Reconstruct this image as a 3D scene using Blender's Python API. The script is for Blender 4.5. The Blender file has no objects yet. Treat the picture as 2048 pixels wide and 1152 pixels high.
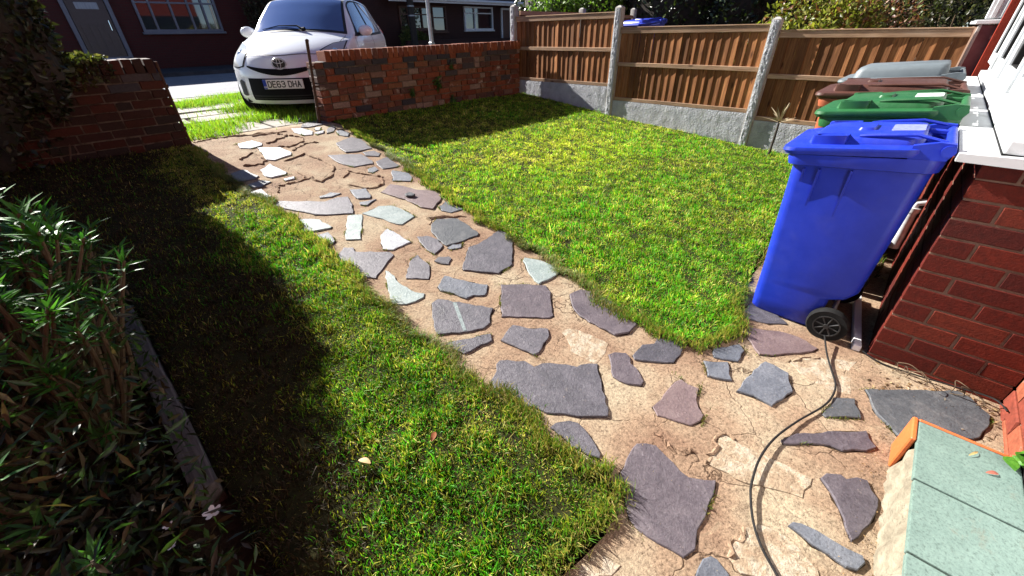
import bpy, bmesh, math, random
import numpy as np
from mathutils import Vector, Matrix

random.seed(7)
rng = np.random.default_rng(11)
scn = bpy.context.scene
COL = scn.collection
R = math.radians

# ------------------------------------------------------------------ camera
cam_d = bpy.data.cameras.new('camera')
cam = bpy.data.objects.new('camera', cam_d)
COL.objects.link(cam)
scn.camera = cam
cam_d.sensor_width = 36.0
cam_d.lens = 36.0 * 801.16 / 2048.0
cam_d.clip_start = 0.05
cam_d.clip_end = 600.0
_yaw, _pitch, _roll = 0.80793, 0.56820, 0.01766
_f = Vector((math.sin(_yaw) * math.cos(_pitch), math.cos(_yaw) * math.cos(_pitch), -math.sin(_pitch)))
_r = Vector((math.cos(_yaw), -math.sin(_yaw), 0.0))
_d = _f.cross(_r)
_r2 = math.cos(_roll) * _r + math.sin(_roll) * _d
_d2 = -math.sin(_roll) * _r + math.cos(_roll) * _d
mw = Matrix((( _r2.x, -_d2.x, -_f.x, -2.167), (_r2.y, -_d2.y, -_f.y, 0.2314), (_r2.z, -_d2.z, -_f.z, 1.3147), (0, 0, 0, 1)))
cam.matrix_world = mw

# ------------------------------------------------------------------ sky, sun, exposure
SUN_EL, SUN_AZ = R(31.0), R(6.5)          # the sun stands over the street, a little to the left of +Y
world = bpy.data.worlds.new('World')
scn.world = world
world.use_nodes = True
wn = world.node_tree
wn.nodes.clear()
sky = wn.nodes.new('ShaderNodeTexSky')
sky.sky_type = 'NISHITA'
sky.sun_disc = False
sky.sun_elevation = SUN_EL
sky.sun_rotation = -SUN_AZ
sky.air_density = 0.5
sky.dust_density = 0.1
sky.ozone_density = 1.5
bg = wn.nodes.new('ShaderNodeBackground')
bg.inputs['Strength'].default_value = 0.05
wo = wn.nodes.new('ShaderNodeOutputWorld')
wn.links.new(sky.outputs[0], bg.inputs[0])
wn.links.new(bg.outputs[0], wo.inputs[0])
sun_d = bpy.data.lights.new('sun', 'SUN')
sun_d.energy = 5.0
sun_d.angle = R(0.53)
sun_d.color = (1.0, 0.955, 0.89)
sun = bpy.data.objects.new('sun', sun_d)
COL.objects.link(sun)
sdir = Vector((math.sin(SUN_AZ) * math.cos(SUN_EL), -math.cos(SUN_AZ) * math.cos(SUN_EL), -math.sin(SUN_EL)))
sun.rotation_euler = sdir.to_track_quat('-Z', 'Y').to_euler()
sun.location = (0, 20, 20)
scn.view_settings.view_transform = 'Standard'
scn.view_settings.look = 'None'
scn.view_settings.gamma = 1.0
scn.view_settings.use_curve_mapping = False
scn.view_settings.exposure = 1.7
scn.cycles.max_bounces = 5
scn.cycles.diffuse_bounces = 2
scn.cycles.transparent_max_bounces = 8

# ------------------------------------------------------------------ small helpers
def zg(y):
    return 0.42 * (min(max(y, 0.0), 5.4) / 5.4) ** 1.5

def zga(y):
    return 0.42 * (np.clip(y, 0, 5.4) / 5.4) ** 1.5

class MB:
    def __init__(s):
        s.v = []; s.f = []
    def add(s, vs, fs):
        o = len(s.v)
        s.v.extend([tuple(p) for p in vs]); s.f.extend([tuple(i + o for i in f) for f in fs])
        return s
    def box(s, x0, x1, y0, y1, z0, z1, bev=0.0, seg=1, m=None):
        if bev <= 0:
            vs = [(x0,y0,z0),(x1,y0,z0),(x1,y1,z0),(x0,y1,z0),(x0,y0,z1),(x1,y0,z1),(x1,y1,z1),(x0,y1,z1)]
            fs = [(0,3,2,1),(4,5,6,7),(0,1,5,4),(1,2,6,5),(2,3,7,6),(3,0,4,7)]
        else:
            bm = bmesh.new()
            bmesh.ops.create_cube(bm, size=1.0)
            for q in bm.verts:
                q.co = Vector((x0 + (q.co.x + .5) * (x1 - x0), y0 + (q.co.y + .5) * (y1 - y0), z0 + (q.co.z + .5) * (z1 - z0)))
            bmesh.ops.bevel(bm, geom=bm.edges[:], offset=bev, segments=seg, affect='EDGES', profile=0.6)
            bm.verts.index_update()
            vs = [tuple(q.co) for q in bm.verts]; fs = [tuple(q.index for q in f.verts) for f in bm.faces]
            bm.free()
        if m is not None: vs = [tuple(m @ Vector(p)) for p in vs]
        return s.add(vs, fs)
    def tube(s, pts, r, n=8, caps=True):
        pts = [Vector(p) for p in pts]; k = len(pts)
        rs = r if isinstance(r, (list, tuple)) else [r] * k
        vs = []; fs = []
        up = None
        for i, p in enumerate(pts):
            t = (pts[min(i + 1, k - 1)] - pts[max(i - 1, 0)]).normalized()
            if up is None:
                up = Vector((0, 0, 1)) if abs(t.z) < .9 else Vector((1, 0, 0))
            a = t.cross(up)
            if a.length < 1e-6: a = t.orthogonal()
            a.normalize(); b = a.cross(t).normalized(); up = b
            for j in range(n):
                w = 2 * math.pi * j / n
                vs.append(tuple(p + rs[i] * (math.cos(w) * a + math.sin(w) * b)))
        for i in range(k - 1):
            for j in range(n):
                fs.append((i*n+j, (i+1)*n+j, (i+1)*n+(j+1) % n, i*n+(j+1) % n))
        if caps:
            fs.append(tuple(range(n))); fs.append(tuple((k-1)*n + j for j in reversed(range(n))))
        return s.add(vs, fs)
    def prism(s, poly, z0, z1, inset=0.0):
        """vertical prism; z0,z1 numbers or functions of (x,y)"""
        g0 = z0 if callable(z0) else (lambda x, y: z0)
        g1 = z1 if callable(z1) else (lambda x, y: z1)
        n = len(poly)
        area = sum(poly[i][0]*poly[(i+1) % n][1]-poly[(i+1) % n][0]*poly[i][1] for i in range(n))
        if area < 0: poly = list(reversed(poly))
        vs = [(x, y, g0(x, y)) for x, y in poly]
        if inset > 0:
            cx = sum(p[0] for p in poly)/n; cy = sum(p[1] for p in poly)/n
            vs += [(x, y, g1(x, y) - inset) for x, y in poly]
            for i, (x, y) in enumerate(poly):
                a = Vector(poly[i-1]); b = Vector(poly[(i+1) % n]); t = (b-a)
                t = t.normalized() if t.length > 1e-6 else Vector((1, 0))
                nx, ny = -t.y, t.x
                vs.append((x+nx*inset, y+ny*inset, g1(x, y)))
            fs = [tuple(reversed(range(n))), tuple(range(2*n, 3*n))]
            for i in range(n):
                j = (i+1) % n
                fs += [(i, j, n+j, n+i), (n+i, n+j, 2*n+j, 2*n+i)]
        else:
            vs += [(x, y, g1(x, y)) for x, y in poly]
            fs = [tuple(reversed(range(n))), tuple(range(n, 2*n))] + [(i, (i+1) % n, n+(i+1) % n, n+i) for i in range(n)]
        return s.add(vs, fs)
    def loft(s, rings, cap0=True, cap1=True, closed=True):
        n = len(rings[0]); vs = [p for r in rings for p in r]; fs = []
        m = n if closed else n-1
        for i in range(len(rings)-1):
            for j in range(m):
                fs.append((i*n+j, i*n+(j+1) % n, (i+1)*n+(j+1) % n, (i+1)*n+j))
        if cap0: fs.append(tuple(reversed(range(n))))
        if cap1: fs.append(tuple((len(rings)-1)*n + j for j in range(n)))
        return s.add(vs, fs)
    def ell(s, c, r, n=12, k=8):
        vs = []; fs = []
        for i in range(k+1):
            a = math.pi*i/k
            for j in range(n):
                b = 2*math.pi*j/n
                vs.append((c[0]+r[0]*math.sin(a)*math.cos(b), c[1]+r[1]*math.sin(a)*math.sin(b), c[2]+r[2]*math.cos(a)))
        for i in range(k):
            for j in range(n):
                fs.append((i*n+j, (i+1)*n+j, (i+1)*n+(j+1) % n, i*n+(j+1) % n))
        return s.add(vs, fs)
    def mesh(s, name, mat, smooth=False):
        me = bpy.data.meshes.new(name)
        me.from_pydata(s.v, [], s.f)
        me.validate()
        bm = bmesh.new(); bm.from_mesh(me)
        bmesh.ops.recalc_face_normals(bm, faces=bm.faces[:]); bm.to_mesh(me); bm.free()
        if mat is not None: me.materials.append(mat)
        if smooth:
            me.polygons.foreach_set('use_smooth', [True]*len(me.polygons))
            try: me.set_sharp_from_angle(angle=R(38))
            except Exception: pass
        return me
    def build(s, name, mat, parent=None, smooth=False, loc=None):
        return link(name, s.mesh(name, mat, smooth), parent, loc)

def link(name, me, parent=None, loc=None):
    o = bpy.data.objects.new(name, me)
    COL.objects.link(o)
    if parent is not None: o.parent = parent
    if loc is not None: o.location = loc
    return o

def tag(o, label=None, cat=None, group=None, kind=None):
    if label: o['label'] = label
    if cat: o['category'] = cat
    if group: o['group'] = group
    if kind: o['kind'] = kind
    return o

def empty(name, label, cat, loc=(0, 0, 0), rz=0.0, group=None):
    o = bpy.data.objects.new(name, None)
    o.empty_display_size = 0.1
    COL.objects.link(o)
    o.location = loc; o.rotation_euler = (0, 0, rz)
    return tag(o, label, cat, group)

# ------------------------------------------------------------------ materials
def newmat(name):
    m = bpy.data.materials.new(name); m.use_nodes = True
    nt = m.node_tree; b = nt.nodes['Principled BSDF']
    return m, nt, b

def pos(nt, sc=(1, 1, 1)):
    g = nt.nodes.new('ShaderNodeNewGeometry')
    mp = nt.nodes.new('ShaderNodeMapping'); mp.inputs['Scale'].default_value = sc
    nt.links.new(g.outputs['Position'], mp.inputs['Vector'])
    return mp.outputs[0]

def noise(nt, vec, scale, detail=4, rough=.6, dist=0):
    n = nt.nodes.new('ShaderNodeTexNoise')
    n.inputs['Scale'].default_value = scale; n.inputs['Detail'].default_value = detail
    n.inputs['Roughness'].default_value = rough; n.inputs['Distortion'].default_value = dist
    nt.links.new(vec, n.inputs['Vector'])
    return n.outputs['Fac']

def ramp(nt, fac, stops, interp='LINEAR'):
    r = nt.nodes.new('ShaderNodeValToRGB'); r.color_ramp.interpolation = interp
    e = r.color_ramp.elements
    while len(e) > len(stops): e.remove(e[-1])
    while len(e) < len(stops): e.new(1.0)
    for el, (p, c) in zip(e, stops):
        el.position = p; el.color = (*c, 1) if len(c) == 3 else c
    nt.links.new(fac, r.inputs[0])
    return r.outputs[0]

def mix(nt, fac, a, b, mode='MIX'):
    m = nt.nodes.new('ShaderNodeMix'); m.data_type = 'RGBA'; m.blend_type = mode
    if isinstance(fac, (int, float)): m.inputs[0].default_value = fac
    else: nt.links.new(fac, m.inputs[0])
    for i, q in ((6, a), (7, b)):
        if isinstance(q, (tuple, list)): m.inputs[i].default_value = (*q, 1)
        else: nt.links.new(q, m.inputs[i])
    return m.outputs[2]

def bump(nt, b, h, strength=.3, dist=.01):
    n = nt.nodes.new('ShaderNodeBump'); n.inputs['Strength'].default_value = strength; n.inputs['Distance'].default_value = dist
    nt.links.new(h, n.inputs['Height']); nt.links.new(n.outputs[0], b.inputs['Normal'])

def objrand(nt):
    return nt.nodes.new('ShaderNodeObjectInfo').outputs['Random']

def simple(name, c1, c2=None, scale=8, rough=.6, bmp=0, bscale=60, spec=.5, metal=0, stretch=(1, 1, 1), bdist=.004, rand=0, lo=.35, hi=.65):
    m, nt, b = newmat(name)
    v = pos(nt, stretch)
    col = None
    if c2 is not None:
        col = ramp(nt, noise(nt, v, scale, 6, .62), [(lo, c1), (hi, c2)])
    if rand:
        r = ramp(nt, objrand(nt), [(0, (1-rand,)*3), (1, (1+rand,)*3)])
        col = mix(nt, 1.0, col if col is not None else c1, r, 'MULTIPLY')
    if col is not None: nt.links.new(col, b.inputs['Base Color'])
    else: b.inputs['Base Color'].default_value = (*c1, 1)
    b.inputs['Roughness'].default_value = rough; b.inputs['Metallic'].default_value = metal
    b.inputs['Specular IOR Level'].default_value = spec
    if bmp: bump(nt, b, noise(nt, v, bscale, 6, .6), bmp, bdist)
    return m

def brickmat(name, stops, stain=None, stain_lo=.6, rough=.8, bmp=.5):
    m, nt, b = newmat(name)
    v = pos(nt)
    c = ramp(nt, objrand(nt), stops, 'CONSTANT')
    n1 = noise(nt, v, 45, 5, .7)
    c = mix(nt, 1.0, c, ramp(nt, n1, [(.25, (.55, .55, .55)), (.75, (1.3, 1.3, 1.3))]), 'MULTIPLY')
    if stain is not None:
        s = noise(nt, v, 7, 5, .7, .6)
        c = mix(nt, ramp(nt, s, [(stain_lo, (0, 0, 0)), (stain_lo+.12, (.8, .8, .8))]), c, stain)
    nt.links.new(c, b.inputs['Base Color'])
    b.inputs['Roughness'].default_value = rough
    b.inputs['Specular IOR Level'].default_value = .25
    bump(nt, b, noise(nt, v, 120, 4, .7), bmp, .004)
    return m

def leafmat(name, rough=.5, trans=.35, spec=.4):
    """colour from the per-leaf attribute, with a little light coming through"""
    m, nt, b = newmat(name)
    a = nt.nodes.new('ShaderNodeAttribute'); a.attribute_name = 'tint'
    nt.links.new(a.outputs['Color'], b.inputs['Base Color'])
    b.inputs['Roughness'].default_value = rough; b.inputs['Specular IOR Level'].default_value = spec
    t = nt.nodes.new('ShaderNodeBsdfTranslucent')
    br = mix(nt, 1.0, a.outputs['Color'], (1.5, 1.7, .8), 'MULTIPLY')
    nt.links.new(br, t.inputs['Color'])
    ms = nt.nodes.new('ShaderNodeMixShader'); ms.inputs[0].default_value = trans
    nt.links.new(b.outputs[0], ms.inputs[1]); nt.links.new(t.outputs[0], ms.inputs[2])
    nt.links.new(ms.outputs[0], nt.nodes['Material Output'].inputs['Surface'])
    return m

def glassmat(name, tint=(.01, .013, .018), rough=.03):
    m, nt, b = newmat(name)
    b.inputs['Base Color'].default_value = (*tint, 1)
    b.inputs['Roughness'].default_value = rough
    b.inputs['Specular IOR Level'].default_value = .9
    b.inputs['Coat Weight'].default_value = .6
    b.inputs['Coat Roughness'].default_value = .02
    return m

MT = {}
MT['soil'] = simple('soil', (.022, .014, .008), (.06, .04, .024), 14, .95, .8, 40, .1, bdist=.02)
MT['turf'] = simple('turf', (.012, .014, .005), (.034, .034, .012), 30, .95, .6, 70, .1)
def pathmat():
    m, nt, b = newmat('path_mortar')
    v = pos(nt)
    big = noise(nt, v, 2.2, 4, .6)
    c = ramp(nt, big, [(.34, (.225, .140, .094)), (.5, (.305, .218, .147)), (.64, (.375, .312, .220))])
    fine = noise(nt, v, 85, 5, .9)
    c = mix(nt, 1.0, c, ramp(nt, fine, [(.34, (.16, .13, .11)), (.45, (.80, .78, .76)), (.55, (1.1, 1.08, 1.05)), (.70, (1.6, 1.55, 1.45))]), 'MULTIPLY')
    blot = noise(nt, v, 9, 5, .7)
    c = mix(nt, ramp(nt, blot, [(.58, (0, 0, 0)), (.74, (.55, .55, .55))]), c, (.15, .088, .055))
    pal = noise(nt, v, 5, 4, .7, .8)
    c = mix(nt, ramp(nt, pal, [(.60, (0, 0, 0)), (.75, (.6, .6, .6))]), c, (.40, .34, .225))
    vo = nt.nodes.new('ShaderNodeTexVoronoi'); vo.feature = 'DISTANCE_TO_EDGE'; vo.inputs['Scale'].default_value = 3.1
    wv = nt.nodes.new('ShaderNodeTexNoise'); wv.inputs['Scale'].default_value = 4; wv.inputs['Detail'].default_value = 5
    nt.links.new(v, wv.inputs['Vector'])
    ad = nt.nodes.new('ShaderNodeVectorMath'); ad.operation = 'MULTIPLY_ADD'
    nt.links.new(wv.outputs['Color'], ad.inputs[0]); ad.inputs[1].default_value = (.35, .35, .35); nt.links.new(v, ad.inputs[2])
    nt.links.new(ad.outputs[0], vo.inputs['Vector'])
    crk = ramp(nt, vo.outputs['Distance'], [(.0, (1, 1, 1)), (.012, (0, 0, 0))])
    msk = ramp(nt, noise(nt, v, 1.7, 2, .5), [(.44, (0, 0, 0)), (.56, (.85, .85, .85))])
    crk = mix(nt, 1.0, crk, msk, 'MULTIPLY')
    c = mix(nt, crk, c, (.06, .035, .02))
    nt.links.new(c, b.inputs['Base Color'])
    b.inputs['Roughness'].default_value = .92; b.inputs['Specular IOR Level'].default_value = .2
    h = mix(nt, .45, fine, noise(nt, v, 26, 5, .7))
    h = mix(nt, crk, h, (0, 0, 0))
    bump(nt, b, h, .75, .012)
    return m
MT['path'] = pathmat()
def slatemat(name, c1, c2, c3):
    m, nt, b = newmat(name)
    v = pos(nt, (1, 1, 1))
    c = ramp(nt, noise(nt, v, 11, 6, .65, .8), [(.30, c1), (.5, c2), (.72, c3)])
    r = ramp(nt, objrand(nt), [(0, (.80, .80, .82)), (1, (1.18, 1.15, 1.12))])
    c = mix(nt, 1.0, c, r, 'MULTIPLY')
    gr = noise(nt, v, 120, 4, .85)
    c = mix(nt, 1.0, c, ramp(nt, gr, [(.3, (.58, .58, .60)), (.5, (1, 1, 1)), (.72, (1.4, 1.38, 1.35))]), 'MULTIPLY')
    d = noise(nt, v, 30, 6, .85)
    c = mix(nt, ramp(nt, d, [(.60, (0, 0, 0)), (.74, (.55, .55, .55))]), c, (.26, .22, .185))
    nt.links.new(c, b.inputs['Base Color'])
    b.inputs['Roughness'].default_value = .52; b.inputs['Specular IOR Level'].default_value = .5
    st = noise(nt, pos(nt, (1, .75, 1)), 60, 7, .8, .4)
    bump(nt, b, st, .7, .008)
    return m
MT['st_m'] = slatemat('slate_mauve', (.060, .058, .070), (.088, .084, .100), (.13, .123, .142))
MT['st_p'] = slatemat('slate_purple', (.060, .050, .061), (.086, .072, .085), (.124, .106, .119))
MT['st_r'] = slatemat('slate_red', (.105, .074, .078), (.145, .104, .106), (.185, .14, .138))
MT['st_b'] = slatemat('slate_blue', (.085, .096, .118), (.122, .135, .160), (.175, .188, .215))
MT['st_d'] = slatemat('slate_dark', (.042, .047, .055), (.062, .069, .078), (.10, .104, .11))
MT['st_g'] = slatemat('slate_green', (.17, .22, .215), (.22, .275, .27), (.29, .34, .335))
MT['st_w'] = slatemat('slate_white', (.235, .25, .28), (.305, .325, .355), (.38, .395, .42))
MT['st_s'] = MT['st_m']
def palemat():
    m, nt, b = newmat('pale_flush_stone')
    v = pos(nt)
    c = ramp(nt, noise(nt, v, 14, 6, .7, .8), [(.34, (.27, .185, .118)), (.47, (.33, .25, .165)), (.58, (.41, .355, .27)), (.72, (.30, .205, .13))])
    g = noise(nt, v, 95, 4, .85)
    c = mix(nt, 1.0, c, ramp(nt, g, [(.3, (.45, .42, .38)), (.5, (1, 1, 1)), (.72, (1.3, 1.28, 1.25))]), 'MULTIPLY')
    nt.links.new(c, b.inputs['Base Color']); b.inputs['Roughness'].default_value = .85
    bump(nt, b, noise(nt, v, 40, 6, .75, .6), .8, .012)
    return m
MT['st_y'] = palemat()
MT['brick_old'] = brickmat('brick_old', [(0, (.17, .045, .022)), (.2, (.22, .058, .025)), (.36, (.14, .045, .027)), (.5, (.20, .075, .035)), (.62, (.11, .05, .035)), (.72, (.19, .10, .07)), (.82, (.085, .045, .037)), (.9, (.25, .165, .125))], (.42, .35, .30), .585)
MT['brick_shaded'] = brickmat('brick_shaded', [(0, (.050, .013, .007)), (.25, (.066, .017, .009)), (.45, (.042, .015, .010)), (.65, (.036, .017, .012)), (.85, (.028, .017, .013))], (.17, .13, .11), .66)  # old brick darkened: the left wall's shade is put into its colour
MT['brick_cope'] = brickmat('brick_cope', [(0, (.20, .052, .022)), (.3, (.26, .075, .03)), (.6, (.17, .048, .026)), (.85, (.13, .05, .033))], (.26, .17, .125), .64)
MT['brick_dark'] = brickmat('brick_dark', [(0, (.045, .04, .045)), (.5, (.065, .05, .05)), (.8, (.09, .055, .045))], None)
MT['brick_house'] = brickmat('brick_house', [(0, (.085, .0075, .003)), (.3, (.105, .0105, .004)), (.55, (.072, .006, .0025)), (.75, (.060, .0065, .004)), (.9, (.115, .016, .007))], None, rough=.7, bmp=.5)
MT['brick_pier_lit'] = brickmat('brick_pier_lit', [(0, (.20, .045, .022)), (.4, (.24, .065, .032)), (.75, (.17, .035, .02))], (.33, .24, .18), .60, rough=.75, bmp=.5)  # lighter copy of the house brick, with sunlight put into the colour
MT['mortar_old'] = simple('mortar_old', (.07, .05, .038), (.19, .15, .115), 20, .95, .6, 80, .1)
MT['mortar_house'] = simple('mortar_house', (.13, .080, .058), (.20, .13, .095), 18, .95, .5, 90, .1)
def woodmat(name, c1, c2, c3, axis='z', rand=.22):
    m, nt, b = newmat(name)
    st = {'z': (1, 1, .045), 'y': (1, .045, 1), 'x': (.045, 1, 1)}[axis]
    v = pos(nt, st)
    g = noise(nt, v, 85, 5, .6, .6)
    c = ramp(nt, g, [(.3, c1), (.52, c2), (.72, c3)])
    kn = nt.nodes.new('ShaderNodeTexVoronoi'); kn.inputs['Scale'].default_value = 3.2
    nt.links.new(pos(nt, {'z': (2.6, 2.6, .9), 'y': (2.6, .9, 2.6), 'x': (.9, 2.6, 2.6)}[axis]), kn.inputs['Vector'])
    c = mix(nt, ramp(nt, kn.outputs['Distance'], [(.05, (.85, .85, .85)), (.15, (0, 0, 0))]), c, (c1[0]*.35, c1[1]*.3, c1[2]*.3))
    c = mix(nt, 1.0, c, ramp(nt, objrand(nt), [(0, (1-rand,)*3), (1, (1+rand,)*3)]), 'MULTIPLY')
    lowf = noise(nt, pos(nt), 2.0, 3, .6)
    c = mix(nt, 1.0, c, ramp(nt, lowf, [(.3, (.8, .78, .78)), (.7, (1.15, 1.12, 1.08))]), 'MULTIPLY')
    nt.links.new(c, b.inputs['Base Color'])
    b.inputs['Roughness'].default_value = .8; b.inputs['Specular IOR Level'].default_value = .2
    bump(nt, b, g, .35, .004)
    return m
MT['board'] = woodmat('fence_board', (.12, .045, .017), (.25, .105, .040), (.37, .175, .068), rand=.40)
MT['rail'] = woodmat('fence_rail', (.27, .16, .095), (.38, .25, .16), (.47, .34, .24), 'y', .1)
MT['rail_x'] = woodmat('fence_rail_x', (.34, .20, .115), (.46, .30, .19), (.56, .40, .28), 'x', .1)
MT['sleeper'] = woodmat('weathered_timber', (.055, .053, .053), (.10, .097, .097), (.155, .15, .148), 'y', .1)
def concmat(name, c1, c2, bs=38, st=.55, bd=.012):
    m, nt, b = newmat(name)
    v = pos(nt)
    c = ramp(nt, noise(nt, v, 9, 6, .6), [(.3, c1), (.7, c2)])
    sp = noise(nt, v, 190, 2, .6)
    c = mix(nt, 1.0, c, ramp(nt, sp, [(.35, (.75, .75, .78)), (.6, (1.1, 1.1, 1.1))]), 'MULTIPLY')
    nt.links.new(c, b.inputs['Base Color']); b.inputs['Roughness'].default_value = .9
    b.inputs['Specular IOR Level'].default_value = .25
    alg = noise(nt, v, 5, 5, .7)
    c = mix(nt, ramp(nt, alg, [(.52, (0, 0, 0)), (.75, (.5, .5, .5))]), c, (.15, .15, .10))
    nt.links.new(c, b.inputs['Base Color'])
    bump(nt, b, noise(nt, v, bs, 3, .55, .6), st, bd)
    return m
MT['rockface'] = concmat('rock_faced_concrete', (.38, .39, .42), (.52, .53, .55), 55, .9, .014)
MT['concrete'] = concmat('smooth_concrete', (.34, .325, .30), (.44, .42, .39), 120, .3, .004)
MT['slab'] = concmat('paving_concrete', (.26, .24, .21), (.37, .34, .295), 60, .5, .006)
MT['kerb'] = concmat('kerb_concrete', (.28, .29, .315), (.37, .38, .405), 60, .4, .006)
MT['asphalt'] = simple('asphalt', (.040, .040, .046), (.075, .074, .082), 3, .9, .8, 160, .3, bdist=.006)
MT['asphalt_pale'] = simple('asphalt_worn', (.20, .20, .22), (.27, .27, .295), 5, .9, .8, 160, .3, bdist=.006)
MT['white'] = simple('white_upvc', (.36, .37, .36), (.56, .58, .59), 7, rough=.42, spec=.5, lo=.28, hi=.48)
MT['white_paint'] = simple('white_paint', (.70, .71, .72), (.78, .79, .80), 5, .45)
MT['grey_frame'] = simple('blue_grey_paint', (.10, .12, .17), (.13, .15, .20), 5, .4)
MT['glass'] = glassmat('window_glass')
MT['curtain'] = simple('net_curtain', (.30, .32, .36), (.42, .44, .48), 30, .9, stretch=(1, 1, .1))
MT['black_rubber'] = simple('black_rubber', (.008, .008, .008), (.014, .014, .014), 30, .85, spec=.15)
MT['black_plastic'] = simple('black_plastic', (.006, .006, .007), None, rough=.75, spec=.15)
MT['hose'] = simple('hose_rubber', (.008, .008, .008), (.016, .015, .015), 40, .75, spec=.2)
MT['iron'] = simple('rusty_iron', (.030, .018, .014), (.10, .045, .025), 60, .8, .5, 120, .3)
MT['steel'] = simple('galvanised_steel', (.32, .34, .36), (.42, .44, .46), 12, .45, metal=.6)
MT['pole'] = simple('creosoted_pole', (.022, .017, .014), (.05, .04, .032), 12, .9)
def tilemat():
    m, nt, b = newmat('sage_tile'); v = pos(nt)
    c = ramp(nt, noise(nt, v, 12, 6, .7), [(.3, (.098, .150, .130)), (.7, (.138, .20, .173))])
    c = mix(nt, 1.0, c, ramp(nt, noise(nt, v, 110, 4, .85), [(.33, (.5, .52, .5)), (.47, (1, 1, 1)), (.72, (1.25, 1.25, 1.22))]), 'MULTIPLY')
    c = mix(nt, ramp(nt, noise(nt, v, 7, 5, .75, .8), [(.58, (0, 0, 0)), (.75, (.6, .6, .6))]), c, (.16, .14, .10))
    nt.links.new(c, b.inputs['Base Color']); b.inputs['Roughness'].default_value = .6
    bump(nt, b, noise(nt, v, 120, 4, .7), .3, .003)
    return m
MT['tile_green'] = tilemat()
MT['quarry'] = simple('orange_quarry_tile', (.42, .085, .018), (.50, .12, .028), 12, .55, .15, 90)
MT['step_mortar'] = simple('step_mortar', (.17, .145, .105), (.28, .25, .185), 22, .95, 1.0, 30, .2, bdist=.02)
MT['leaf'] = leafmat('leaf_mat', .45, .3, .4)
MT['leaf_gloss'] = leafmat('glossy_leaf', .33, .15, .45)
MT['grass'] = leafmat('grass_blade', .55, .35, .3)
MT['bark'] = simple('bark', (.055, .038, .024), (.13, .09, .058), 18, .9, .7, 50, .2, bdist=.01)
MT['twig'] = simple('twig', (.055, .036, .02), (.11, .075, .04), 30, .8)
MT['dry'] = simple('dry_stem', (.36, .28, .17), (.48, .40, .26), 30, .85)

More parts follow.
